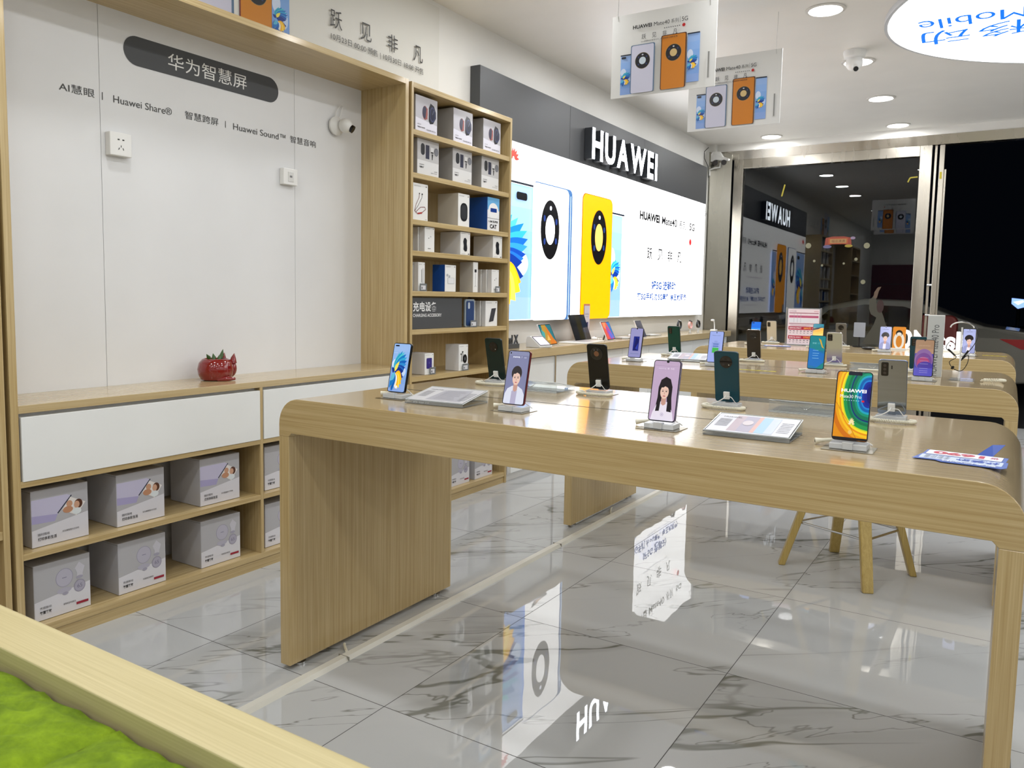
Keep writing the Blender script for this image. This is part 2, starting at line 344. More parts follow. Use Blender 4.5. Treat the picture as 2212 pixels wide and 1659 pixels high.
def person_art(a, x0, y0, w, h, hair, jacket, inner, bg, long=False, e=None, curly=False):
    P = lambda u, v: (x0+u*w, y0+v*h)
    def el(u, v, ru, rv, c): a.ell(x0+u*w, y0+v*h, ru*w, rv*h, c, e)
    a.rect(x0, y0, x0+w, y0+h, bg, e)
    if long:
        a.poly([P(.26, .42), P(.2, .18), P(.38, .18), P(.42, .42), P(.62, .42), P(.68, .18), P(.86, .18), P(.8, .42), P(.8, .62), P(.7, .76), P(.52, .8), P(.34, .74), P(.26, .6)], hair, e)
        a.poly([P(.06, .0), P(.12, .14), P(.3, .34), P(.7, .34), P(.9, .14), P(.96, 0)], jacket, e)
        a.poly([P(.22, .16), P(.28, .4), P(.4, .42), P(.37, .17)], hair, e); a.poly([P(.66, .17), P(.66, .42), P(.78, .4), P(.84, .16)], hair, e)
    else:
        a.poly([P(0, 0), P(.03, .2), P(.14, .31), P(.36, .37), P(.64, .37), P(.86, .31), P(.98, .2), P(1, 0)], jacket, e)
        a.poly([P(.34, 0), P(.36, .34), P(.62, .34), P(.6, 0)], inner, e)
        a.poly([P(.3, .36), P(.36, .26), P(.5, .3), P(.64, .26), P(.7, .36), P(.5, .38)], jacket, e)
    sk, sh = '#d9b8ac', '#b98f84'; hs = 1.0 if long else 1.12
    P = lambda u, v: (x0+(.5+(u-.5)*hs)*w, y0+(.44+(v-.44)*hs)*h)
    def el(u, v, ru, rv, c): a.ell(*P(u, v), ru*w*hs, rv*h*hs, c, e)
    a.poly([P(.42, .3), P(.5, .27), P(.6, .3), P(.6, .45), P(.42, .45)], sh, e)
    if not long: el(.5, .615, .225, .135, hair)
    if curly:
        for i in range(9): el(.5+.24*cos(i*pi/8), .64+.12*sin(i*pi/8), .08, .045, hair)
    el(.51, .52, .165, .125, sk)
    a.poly([P(.34, .53), P(.33, .6), P(.4, .67), P(.55, .69), P(.68, .63), P(.69, .54), P(.63, .6), P(.52, .625), P(.45, .6), P(.38, .6)], hair, e)
    for u in (.44, .58):
        el(u, .53, .035, .008, '#2a1d20'); a.line(*P(u-.04, .553), *P(u+.04, .555), .006*h, '#3a2a2a', e)
    a.poly([P(.5, .48), P(.53, .48), P(.515, .53)], sh, e); el(.51, .445, .05, .009, '#b0525a')

# ------------------------------------------------------------------ the room
XW, XR, YB, YF, ZC = -3.12, 5.74, -3.6, 9.15, 3.04
struct(B(XW-.2, XR+.2, YB-.2, 9.42, -.1, 0, floor_mat()).build('floor'))
struct(B(XW-.2, XR+.2, YB-.2, 9.5, ZC, ZC+.15, CEIL).build('ceiling'))
struct(B(XW-.2, XW, YB-.2, 9.5, 0, ZC, WALL).build('wall_left'))
struct(B(XR, XR+.2, YB-.2, 9.5, 0, ZC, WALL).build('wall_right'))
struct(B(XW, XR, YB-.2, YB, 0, ZC, WALL).build('wall_back'))
f = MB(); f.box(XW, XR, 9.27, 9.5, 2.958, ZC, CEIL); f.box(XW, -3.075, YF, 9.5, 0, 2.958, WALL); f.box(XW, -3.02, 9.2, 9.5, 2.9, ZC, WALL); f.box(3.2, XR, YF, 9.5, 0, 2.95, WALL)
struct(f.build('wall_front'))
# stainless steel shop front
f = MB(); f.box(-3.075, -3.06, YF-.004, 9.5, 0, 2.95, STEEL)
f.add([(-3.06, 9.15, 0), (-2.84, 9.27, 0), (-2.84, 9.3, 0), (-3.06, 9.3, 0), (-3.06, 9.15, 2.94), (-2.84, 9.27, 2.94), (-2.84, 9.3, 2.94), (-3.06, 9.3, 2.94)],
      [(0, 3, 2, 1), (4, 5, 6, 7), (0, 1, 5, 4), (1, 2, 6, 5), (2, 3, 7, 6), (3, 0, 4, 7)], STEEL)
struct(f.build('trim_1', bevel=.002)); f_t1 = bpy.data.objects['trim_1']; STEELD = STEEL.copy(); STEELD.name = 'darker_stainless_steel'; STEELD.node_tree.nodes['Principled BSDF'].inputs['Base Color'].default_value = lin('#8e8b80'); f_t1.data.materials[0] = STEELD  # column gets a copy of the steel with a darker base colour
f = MB(); f.add([(-3.06, 9.262, 2.957), (3.2, 9.262, 2.957), (3.2, 9.28, 2.86), (-2.84, 9.28, 2.86), (-3.06, 9.4, 2.957), (3.2, 9.4, 2.957), (3.2, 9.4, 2.86), (-2.84, 9.4, 2.86)],
      [(0, 3, 2, 1), (4, 5, 6, 7), (0, 1, 5, 4), (1, 2, 6, 5), (2, 3, 7, 6), (3, 0, 4, 7)], STEEL)
struct(f.build('trim_2'))
win = B(-2.712, -.886, 9.318, 9.33, .12, 2.755, GLASS).build('window_1'); struct(win)
f = MB(); f.box(-2.82, -2.712, 9.28, 9.36, 0, 2.86, STEEL); f.box(-.886, -.775, 9.28, 9.36, 0, 2.86, STEEL)
f.box(-2.712, -.886, 9.28, 9.36, 2.755, 2.86, STEEL); f.box(-2.712, -.886, 9.28, 9.36, 0, .12, STEEL)
struct(f.build('window_frame', win, bevel=.003))
dr = thing('door_1', None, None); struct(dr)
f = MB(); f.box(-.755, -.73, 9.31, 9.36, 0, 2.86, STEEL); f.box(-.70, -.655, 9.2, 9.30, 0, 2.84, STEEL); f.box(-.655, -.635, 9.235, 9.27, 0, 2.6, STEEL)
struct(f.build('door_frame', dr, bevel=.003))
f = MB(); f.cyl((-.745, 9.28, 1.43), (-.69, 9.25, 1.43), .012, 10, CHROME); f.cyl((-.745, 9.28, 1.12), (-.69, 9.25, 1.12), .012, 10, CHROME); f.build('hinge', dr, smooth=True)
a = Art(); a.rect(0, 0, .02, .07, '#b8a818'); a.build('tape_strip', dr, (-.69, 9.195, 2.5), (1, 0, 0), (0, 0, 1))

# outside: street, wall beyond
struct(B(-40, 40, 9.42, 60, -.25, -.1, pm('asphalt', '#1c1c1e', .8)).build('ground'))

# window stickers
t = thing('wall_panel', 'wide dark red panel on the back wall, seen only mirrored in the window', 'panel', (-2.45, YB+.002, .45)); B(-.62, .62, 0, .03, 0, 1.75, pm('dark_red_board', '#5c1420', .5)).build('board', t)
for z_ in (.35, .8, 1.25): B(-.58, .58, .03, .05, z_, z_+.025, DGREY).build('rail', t)
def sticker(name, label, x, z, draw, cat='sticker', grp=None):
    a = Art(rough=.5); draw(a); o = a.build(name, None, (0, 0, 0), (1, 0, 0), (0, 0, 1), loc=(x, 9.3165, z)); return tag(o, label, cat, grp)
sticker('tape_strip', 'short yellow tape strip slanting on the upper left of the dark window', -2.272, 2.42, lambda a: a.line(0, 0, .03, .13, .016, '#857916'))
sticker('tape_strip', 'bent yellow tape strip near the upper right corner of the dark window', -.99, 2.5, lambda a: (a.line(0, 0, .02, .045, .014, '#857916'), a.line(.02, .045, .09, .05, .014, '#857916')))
def banner(a):
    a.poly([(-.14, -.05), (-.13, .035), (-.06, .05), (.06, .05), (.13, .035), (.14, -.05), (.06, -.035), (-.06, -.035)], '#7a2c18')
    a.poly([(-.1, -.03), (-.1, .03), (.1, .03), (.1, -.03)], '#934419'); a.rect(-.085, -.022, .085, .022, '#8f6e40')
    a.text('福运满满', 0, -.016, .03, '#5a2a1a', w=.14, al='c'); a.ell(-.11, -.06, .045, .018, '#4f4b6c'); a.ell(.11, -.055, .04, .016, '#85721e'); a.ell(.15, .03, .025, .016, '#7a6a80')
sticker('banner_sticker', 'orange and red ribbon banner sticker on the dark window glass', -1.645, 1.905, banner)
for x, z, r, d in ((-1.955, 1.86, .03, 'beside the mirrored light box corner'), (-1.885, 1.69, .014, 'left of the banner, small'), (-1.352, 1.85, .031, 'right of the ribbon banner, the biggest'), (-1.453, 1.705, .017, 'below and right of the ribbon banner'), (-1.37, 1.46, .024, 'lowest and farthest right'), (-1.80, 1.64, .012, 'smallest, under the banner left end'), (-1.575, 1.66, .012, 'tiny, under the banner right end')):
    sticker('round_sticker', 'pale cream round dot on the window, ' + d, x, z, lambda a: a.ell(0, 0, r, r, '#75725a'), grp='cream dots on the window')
def figure(a):
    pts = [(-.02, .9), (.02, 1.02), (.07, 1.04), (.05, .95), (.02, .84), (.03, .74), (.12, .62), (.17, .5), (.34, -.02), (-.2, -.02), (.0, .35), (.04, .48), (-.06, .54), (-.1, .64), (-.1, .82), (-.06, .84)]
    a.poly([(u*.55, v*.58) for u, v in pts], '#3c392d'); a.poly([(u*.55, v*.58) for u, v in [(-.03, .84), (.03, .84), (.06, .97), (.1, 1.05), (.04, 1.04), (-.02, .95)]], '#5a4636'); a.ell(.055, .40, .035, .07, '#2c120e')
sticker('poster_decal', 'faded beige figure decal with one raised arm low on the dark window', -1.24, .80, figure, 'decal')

# ------------------------------------------------------------------ ceiling lamps
LAMPM = pm('lamp_diffuser', '#fffaf2', .5, emit=9)
RIM = pm('lamp_rim', '#d6d4cf', .3)
def downlight(x, y, label):
    t = thing('downlight', label, 'light', (x, y, ZC), group='round recessed downlights')
    r = MB(); n = 32; prof = [(.092, -.001), (.118, -.001), (.118, -.006), (.100, -.010), (.092, -.004)]
    vs = [(p[0]*cos(2*pi*k/n), p[0]*sin(2*pi*k/n), p[1]) for p in prof for k in range(n)]
    r.add(vs, [(i*n+k, i*n+(k+1) % n, ((i+1) % 5)*n+(k+1) % n, ((i+1) % 5)*n+k) for i in range(5) for k in range(n)], RIM)
    r.build('rim', t, smooth=True)
    MB().lathe([(.094, -.001), (.094, -.003)], 32, LAMPM).build('diffuser', t)
    return t
d0 = None; ys = [9.02-1.24*k for k in range(10)]
ordn = ['nearest the window wall', 'second from the window wall', 'third from the window wall', 'fourth from the window wall', 'fifth from the window wall', 'sixth from the window wall', 'seventh from the window wall', 'eighth from the window wall', 'ninth from the window wall', 'last by the back wall']
for x, nm in ((-2.34, 'round white downlight in the left row, '), (-1.08, 'round white downlight in the row nearer the oval sign, '), (3.7, 'round white downlight in the right inner row, '), (4.96, 'round white downlight in the right outer row, '), (.2, 'added unseen downlight in the short row near the camera, ')):
    for k, y in enumerate(ys):
        if x == .2 and k < 5: continue  # short row is added out of view to brighten near floor and table fronts
        if x == -2.34 and k == 5: continue
        lb = nm+ordn[k]
        if x == -1.08 and k == 2: lb = 'round white downlight partly hidden behind the dome camera'
        if d0 is None: d0 = downlight(x, y, lb)
        else: dup(d0, (x, y, ZC), None, lb)
        ld = bpy.data.lights.new('downlight_glow', 'AREA'); ld.shape = 'DISK'; ld.size = .18; ld.energy = LAMP_W; ld.color = (.97, .985, 1)
        lo = bpy.data.objects.new('downlight_glow', ld); COL.objects.link(lo); lo.location = (x, y, ZC-.006)

# oval ceiling sign
t = thing('oval_ceiling_sign', 'huge glowing white oval ceiling sign with blue mirrored lettering', 'sign', (1.31, 5.87, ZC))
nn = 96; E2 = MB().prism([(2.12*cos(2*pi*k/nn), 1.5*sin(2*pi*k/nn)) for k in range(nn)], 'z', -.035, 0, pm('sign_rim', '#c9ccd0', .4)); E2.build('rim', t)
a = Art(e=OVAL_E); a.ell(0, 0, 2.1, 1.48, '#ffffff', n=nn)
BL = '#0f6be0'
a.text('China Mobile', .745, -.17, .20, BL, w=1.17, e=1.0)
for i, c in enumerate('中国移动'): a.text(c, .653+.33*i, .065, .30, BL, w=.285, e=1.0)
# reads from the window side: u runs towards -x, v towards the back of the shop
a.build('lettering_face', t, (0, 0, -.036), (-1, 0, 0), (0, 1, 0), eps=.0004)

# ------------------------------------------------------------------ dome camera and wall cameras
t = thing('dome_camera', 'white dome security camera hanging from the ceiling', 'camera', (-1.06, 6.26, ZC))
MB().lathe([(.005, 0), (.075, 0), (.078, -.012), (.07, -.045), (.05, -.055), (.004, -.055)][::-1], 32, WHITE).build('mount', t, smooth=True)
m = MB(); m.lathe([(.05, -.05), (.058, -.075), (.055, -.105), (.038, -.13), (.01, -.14)][::-1], 28, WHITE); m.build('shell', t, smooth=True)
m = MB(); m.cyl((.01, -.03, -.115), (.025, -.075, -.145), .022, 20, WHITE); m.cyl((.024, -.072, -.143), (.027, -.08, -.148), .017, 18, BLACK); m.build('lens', t, smooth=True)

t = thing('wall_camera', 'white outdoor camera with two black lenses in the window corner', 'camera', (-2.99, 9.1, 2.85))
m = MB(); m.add([(-.05, 0, .07), (-.03, .02, .095), (.05, .02, .09), (.1, -.03, .02), (.18, -.06, -.01), (.17, -.06, -.03), (.02, -.03, -.01), (-.05, 0, -.02)]+[(-.05, .045, .07), (-.03, .05, .095), (.05, .05, .09), (.1, .04, .02), (.18, .0, -.01), (.17, .0, -.03), (.02, .03, -.01), (-.05, .045, -.02)],
     [tuple(range(8)), tuple(range(15, 7, -1))]+[(i, 8+i, 8+(i+1) % 8, (i+1) % 8) for i in range(8)], WHITE); m.build('housing', t, bevel=.004)
for x in (.01, .11):
    l = MB(); l.tube([(x, .01, -.025), (x+.012, -.055, -.05)], [.026, .03], 16, BLACK); l.build('lens', t, smooth=True)
m = MB(); m.tube([(-.07, .04, -.17), (-.065, .02, -.11), (.0, .0, -.095), (.06, 0, -.09), (.065, 0, -.04)], .009, 8, WHITE); m.build('bracket', t, smooth=True)
m = MB(); m.tube([(-.09, .03, .15), (-.13, .0, .1), (-.12, -.02, .02), (-.08, -.0, -.07), (-.075, .02, -.2)], .004, 6, BLACK); m.build('cable', t, smooth=True)

t = thing('home_camera', 'small white ball camera on the white back panel', 'camera', (-3.087, 3.12, 2.12))
MB().lathe([(.001, 0), (.048, 0), (.05, .012), (.03, .03), (.001, .032)], 28, WHITE).xf(Matrix.Rotation(pi/2, 4, 'Y')).build('base', t, smooth=True)
m = MB(); m.ball((.06, .015, .0), .038, WHITE, 28); m.build('ball', t, smooth=True)
m = MB(); m.cyl((.085, .028, -.014), (.096, .034, -.022), .02, 20, BLACK); m.build('lens', t, smooth=True)
m = MB(); m.tube([(.004, -.01, .03), (.006, .0, .075), (.006, .035, .115), (.006, .05, .11), (.004, .035, .06), (.004, .01, .03)], .0022, 6, WHITE); m.build('cable', t, smooth=True)

# ------------------------------------------------------------------ hanging posters
def hang_poster(x0, x1, y, z0, z1, label):
    W, H = x1-x0, z1-z0
    t = thing('hanging_poster', label, 'poster', ((x0+x1)/2, y, z0), group='posters hung from the ceiling')
    B(-W/2, W/2, -.003, .003, 0, H, pm('foam_board', '#dcdcda', .5)).build('board', t)
    a = Art(); campaign(a, W, H)
    a.build('front_print', t, (-W/2, -.0032, 0), (1, 0, 0), (0, 0, 1)); a.build('rear_print', t, (W/2, .0032, 0), (-1, 0, 0), (0, 0, 1))
    for s in (-.44, .44):
        m = MB(); x = s*W; m.tube([(x, -.005, H-.03), (x-.003, -.004, H+.005), (x-.004, 0, H+.03), (x, 0, ZC-z0)], .0008, 5, pm('thin_wire', '#8b8b88', .4, .6)); m.build('wire', t)
    return t
hang_poster(-2.0, -1.397, 4.2, 2.367, 2.817, 'nearer and larger of the two hanging phone posters, complete picture')
hang_poster(-1.905, -1.303, 5.2, 2.355, 2.813, 'farther hanging phone poster, its upper left behind the nearer one')

# ------------------------------------------------------------------ wall print above the cabinet
a = Art(rough=.5); W0, H0 = 2.55, .62
a.rect(0, 0, W0, H0, '#dddcd6')
# phones at the left end, slogan and sale dates to the right (u runs along the wall away from the camera)
def U(y): return y-1.5
flower(a, U(2.0), 0, .22, .5); back_mate(a, U(2.2), -.0, .3, .55, '#c9c9dc', '#56708e', '#c4d2de', ringy=.62); back_mate(a, U(2.53), 0, .2, .42, '#c87f1c', '#6e2020', '#cdb27a', ringy=.62)
flower(a, U(2.72), 0, .11, .42)
for y0, c in ((3.106, '跃'), (3.335, '见'), (3.56, '非'), (3.79, '凡')): a.text(c, U(y0), .236, .095, '#26241f', w=.088)
a.text('10月23日 00:00 预售 | 10月30日 18:08 开售', U(3.11), .168, .042, '#3a3833', w=.775)
o = a.build('wall_poster', None, (0, 0, 0), (0, 1, 0), (0, 0, 1), loc=(XW+.002, 1.5, 2.395)); tag(o, 'long white wall poster with phones and slogan above the cabinet', 'poster')

# ------------------------------------------------------------------ light box wall sign
LX = -3.04
t = thing('lightbox_sign', 'wide illuminated wall light box with phone picture and dark top band', 'sign', (XW, 4.392, 1.06))
D = LX-XW
B(0, D-.004, 0, 4.598, 0, 1.69, DGREY).build('frame', t, bevel=.003)
m = B(D-.004, D, .002, 4.596, 1.272, 1.688, DGREY); m.build('dark_band', t)
for yy in (1.26, 2.76): B(D-.0005, D+.0006, yy, yy+.004, 1.272, 1.688, pm('band_joint', '#2c2d30', .6)).build('joint', t)
a = Art(e=BOX_E, rough=.3); a.rect(.004, .004, 4.588, 1.27, '#ffffff')
YY = lambda y: y-4.392; ZZ = lambda z: z-1.06
ce = .9
def q(col): return col
flower(a, YY(4.44), .01, .66, .97, e=1.5); a.rect(YY(4.44), .98, YY(5.1), .995, '#1c2738', e=.3); a.rr(YY(4.85), .87, YY(5.0), .925, .02, '#0c0f18', e=.05)
a.rr(YY(5.085), 0, YY(5.70), 1.03, .05, '#3f6aa0', e=1.0); a.rr(YY(5.08), 0, YY(5.64), 1.022, .05, '#ffffff'); a.rect(YY(5.665), 0, YY(5.675), .98, '#b8d0ee', e=1.6)
def ring(cy, cz, ry, rz, e_in, cin):
    a.ell(YY(cy), ZZ(cz), ry, rz, '#0b0b12', e=.05, n=48); a.ell(YY(cy), ZZ(cz), ry*.5, rz*.5, cin, e=e_in, n=40)
    for an in (25, 150, 215, 330): a.ell(YY(cy)+ry*.72*cos(radians(an)), ZZ(cz)+rz*.72*sin(radians(an)), ry*.11, rz*.11, '#26408c', e=.5, n=14)
    a.rr(YY(cy)-ry*.1, ZZ(cz)+rz*.66, YY(cy)+ry*.1, ZZ(cz)+rz*.8, .012, '#e8ecff', e=2)
ring(5.345, 1.75, .145, .225, BOX_E, '#ffffff')
flower(a, YY(6.40), .01, .26, .90, e=1.5); a.rect(YY(6.42), .915, YY(6.68), .93, '#1c2738', e=.3)
a.rr(YY(5.842), 0, YY(6.425), 1.035, .06, '#b06a10', e=.8); a.rr(YY(5.855), 0, YY(6.42), 1.03, .06, '#ffa200', e=1.25)
ring(6.165, 1.75, .15, .23, 1.2, '#ffc860')
a.text('HUAWEI', YY(7.02), ZZ(1.985), .08, '#101014', w=.5, bold=.05, e=.1); a.text('Mate40', YY(7.58), ZZ(1.985), .08, '#202026', w=.42, bold=.02, e=.3); a.text('系列', YY(8.07), ZZ(1.98), .085, '#303038', w=.2, bold=.01, e=.4)
a.text('5G', YY(8.38), ZZ(1.985), .08, '#202028', w=.16, bold=.02, e=.4); a.ell(YY(8.42), ZZ(1.86), .035, .035, '#d01820', e=.8)
for i, c in enumerate('跃见非凡'): a.text(c, YY(7.22+.27*i), ZZ(1.62), .115, '#26262c', w=.13, bold=.015, e=.3)
a.text('5nm麒麟9000旗舰芯片', YY(7.25), ZZ(1.54), .025, '#a0a0a8', w=.8, e=2.2)
a.text('好5G 选移动', YY(7.35), ZZ(1.325), .095, '#0a50b0', w=.66, bold=.03, e=.5)
a.text('买5G手机 办5G套餐 享五优服务', YY(7.0), ZZ(1.22), .075, '#0a50b0', w=1.35, bold=.03, e=.5)
a.text('服务热线 10086', YY(7.45), ZZ(1.165), .022, '#a0a0a8', w=.6, e=2.2)
emblem(a, YY(4.76), ZZ(2.2), .07, '#e23a2e', e=1.2); a.text('5G+', YY(8.78), ZZ(2.18), .06, '#505058', w=.13, e=.8)
a.build('picture_panel', t, (D, 0, 0), (0, 1, 0), (0, 0, 1), eps=.0004)

def letters3d(name, text, depth, mat_front, mat_side, bold, parent, O, U_, V_, W, H):
    vs, fs, x0, x1, y0, y1 = glyphs(text, bold, 1.0); kx, ky = W/(x1-x0), H/(y1-y0); U_, V_, O = Vector(U_), Vector(V_), Vector(O); n = U_.cross(V_)
    m = MB(); P = [O+U_*((v[0]-x0)*kx)+V_*((v[1]-y0)*ky)+n*((v[2]+1)/2*depth) for v in vs]
    m.m = [mat_front, mat_side]; m.v = [tuple(p) for p in P]
    for f_, nr in fs: m.f.append(f_); m.mi.append(0 if nr[2] > .5 else 1)
    return m.build(name, parent)
t = thing('channel_letters', 'glowing white raised HUAWEI letters on the dark band', 'sign', (LX, 5.905, 2.372))
LF, LS = pm('letter_glow', '#eef5ff', .4, emit=12), pm('letter_side', '#303338', .4)
ws_ = [glyphs(c, .03, 1.0)[3]-glyphs(c, .03, 1.0)[2] for c in 'HUAWEI']; k_ = 1.4/(sum(ws_)+5*.13); yy_ = 0
for c, w_ in zip('HUAWEI', ws_):
    letters3d('letter', c, .07, LF, LS, .03, t, (.004, yy_, 0), (0, 1, 0), (0, 0, 1), w_*k_, .25); yy_ += (w_+.13)*k_

# ------------------------------------------------------------------ wall cabinets
CF, CB = -2.78, -3.118     # front and back planes
t = thing('wall_cabinet', 'wide oak wall cabinet with white back panel and two white drawers', 'cabinet', (CB, 1.315, 0))
X0, X1 = 0, CF-CB
def yy(v): return v-1.315
B(X0, X1, 0, .025, 0, 2.378, WZ).build('side_panel', t, bevel=.001); B(X0, X1, 2.012, 2.038, 0, 2.378, WZ).build('side_panel', t, bevel=.001)
B(X0, X1, .025, 2.012, 2.35, 2.378, WY).build('top_panel', t, bevel=.001)
m = MB()
for y0, y1 in ((.025, .521), (.523, 1.528), (1.53, 2.012)): m.box(X0, .022, y0, y1, .07, 2.35, PANEL)
m.build('back_panel', t)
B(.022, X1, .025, 2.012, .818, .845, WTOPY).build('counter_top', t, bevel=.001)
B(.022, X1-.035, .025, 2.012, .80, .818, PANEL).build('fascia', t)
B(.022, X1, yy(2.345), yy(2.361), .07, .818, WZ).build('divider', t, bevel=.001)
for y0, y1 in ((1.346, 2.343), (2.364, 3.325)):
    d = B(X1-.03, X1+.004, yy(y0), yy(y1), .586, .805, DRAWER).build('drawer', t, bevel=.001)
for z in (.565, .314):
    for y0, y1 in ((.025, yy(2.345)), (yy(2.361), 2.012)): B(.022, X1, y0, y1, z, z+.022, WY).build('shelf', t, bevel=.001)
B(.022, X1, .025, 2.012, .045, .07, WY).build('shelf', t, bevel=.001); B(.03, X1-.004, .025, 2.012, 0, .045, WY).build('plinth', t)
# pill sign and lettering on the back panel
a = Art(rough=.45); yl = lambda y: y-1.9
a.poly(rrect(.80, .118, .059, 10, .40, .059), '#3c3e41')
a.text('华为智慧屏', .20, .026, .066, '#eeeeec', w=.41)
o = a.build('pill_sign', None, (0, 0, 0), (0, 1, 0), (0, 0, 1), loc=(-3.0945, 1.941, 2.153)); tag(o, 'dark grey pill-shaped wall sign with white Chinese lettering', 'sign')
t = thing('wall_lettering', 'row of thin grey lettering under the pill sign', 'lettering', (-3.0945, 1.678, 1.985))
for s_, y, h, w_ in (('AI慧眼', 1.678, .033, .138), ('|', 1.846, .03, .003), ('Huawei Share®', 1.893, .03, .262), ('智慧跨屏', 2.219, .034, .172), ('|', 2.428, .03, .003), ('Huawei Sound™', 2.472, .03, .312), ('智慧音响', 2.814, .034, .172)):
    a = Art(rough=.45); a.text(s_, y-1.678, 0, h, '#3a3a3a', w=w_); a.build('divider_bar' if s_ == '|' else 'word', t, (0, 0, 0), (0, 1, 0), (0, 0, 1))
# wall sockets
t = thing('wall_socket', 'white square power socket box under the lettering', 'socket', (-3.095, 1.90, 1.818))
B(0, .034, -.046, .046, -.046, .046, WHITE).build('box', t, bevel=.003)
a = Art()
for u, v, an in ((-.010, .018, 0), (.010, .018, 0)): a.rr(u-.0045, v-.0025, u+.0045, v+.0025, .0015, '#1a1a1a', same=u > 0)
a.rect(-.0015, -.012, .0015, -.004, '#1a1a1a'); a.line(-.011, -.022, -.007, -.014, .003, '#1a1a1a'); a.line(.011, -.022, .007, -.014, .003, '#1a1a1a')
a.build('socket_holes', t, (.0345, 0, 0), (0, 1, 0), (0, 0, 1))
t = thing('network_socket', 'smaller white data socket box beside the right panel seam', 'socket', (-3.095, 2.79, 1.81))
B(0, .03, -.045, .045, -.04, .04, WHITE).build('box', t, bevel=.003); B(.03, .032, -.018, .018, -.024, .024, pm('offwhite_plastic', '#d8d8d6', .35)).build('insert', t, bevel=.001)
a = Art(); a.rect(-.008, -.004, .008, .006, '#77777a'); a.build('port', t, (.0322, 0, 0), (0, 1, 0), (0, 0, 1))
# cat pot
RED = pm('red_glazed_ceramic', '#7e1414', .12, coat=.6)
t = thing('cat_planter', 'small round red glazed ceramic pot with cat ears', 'planter', (-2.97, 2.262, .845))
prof = [(.045, 0), (.062, .004), (.073, .025), (.077, .05), (.070, .078), (.056, .094), (.050, .096), (.047, .092), (.050, .07)]
m = MB().lathe(prof, 36, RED); m.build('bowl', t, smooth=True)
m = MB(); m.ball((.02, .062, .05), .034, RED, 20, (1, .7, 1.2))
for dx in (-.018, .05): m.tube([(dx-.01, .062, .075), (dx-.008, .062, .098), (dx-.004, .064, .118)], [.016, .011, .001], 10, RED)
m.build('head', t, smooth=True)
m = MB(); m.tube([(.05, -.03, .008), (.075, .0, .01), (.078, .04, .008)], [.008, .011, .006], 10, RED); m.build('paw', t, smooth=True)
LEAF = pm('succulent_green', '#3c5a2c', .4)
for p, q_ in (((0, .02, .085), (.0, .04, .135)), ((0, -.01, .085), (-.01, -.005, .118)), ((0, -.03, .088), (.005, -.05, .118)), ((.02, 0, .085), (.02, .004, .112))):
    mid = ((p[0]+q_[0])/2, (p[1]+q_[1])/2+.003, (p[2]+q_[2])/2); m = MB(); m.tube([p, mid, q_], [.008, .009, .0008], 8, LEAF); m.build('leaf', t, smooth=True)

# tall open shelving unit
def tall_unit(name, label, y0, y1, zs, closed=True):
    t = thing(name, label, 'shelf', (CB, y0, 0)); W = y1-y0
    B(X0, X1, 0, .018, 0, 2.375, WZ).build('side_panel', t, bevel=.001); B(X0, X1, W-.02, W, 0, 2.375, WZ).build('side_panel', t, bevel=.001)
    B(X0, X1, .018, W-.02, 2.347, 2.375, WY).build('top_panel', t, bevel=.001); B(0, .018, .018, W-.02, 0, 2.347, WZ).build('back_panel', t)
    for z in zs: B(.018, X1-.004, .018, W-.02, z-.028, z, WY).build('shelf', t, bevel=.001)
    B(.018, X1-.01, .018, W-.02, 0, .045, WY).build('plinth', t)
    return t
SH = [2.13, 1.90, 1.648, 1.479, 1.258, 1.045, .782, .59, .338, .071]
tall_unit('shelving_unit', 'tall narrow oak shelving unit filled with boxed accessories', 3.377, 4.388, SH)
tall_unit('shelving_unit', 'oak shelving unit at the left edge of the view', .29, 1.30, [2.1, 1.8, 1.42, 1.06, .762, .43, .071])

# ------------------------------------------------------------------ cartons
GCARD = pm('pale_grey_carton', '#c3c3c9', .45); WCARD = pm('white_carton', '#e4e4e6', .3); SIDEC = pm('grey_carton_side', '#a9a8a8', .5)
def carton(name, label, y0, z0, w_, h, d, front, x=None, body=GCARD, rot=0, group=None, cat='box', flap=True):
    """box whose picture side faces the room (+x); y0, z0 = near lower corner of the picture side"""
    x = CF-.04 if x is None else x; z0 += .0012
    t = thing(name, label, cat, (x, y0, z0), (0, 0, rot), group)
    m = B(-d, 0, 0, w_, 0, h, body); m.build('carton_body', t, bevel=.0012)
    if flap: B(-d*.98, .0006, -.0006, w_+.0006, h-.006, h-.0048, pm('carton_seam', '#8f8f92', .6)).build('lid_seam', t)
    a = Art(rough=.22)
    if callable(front): front(a, w_, h)
    a.build('front_print', t, (.0008, 0, 0), (0, 1, 0), (0, 0, 1))
    return t
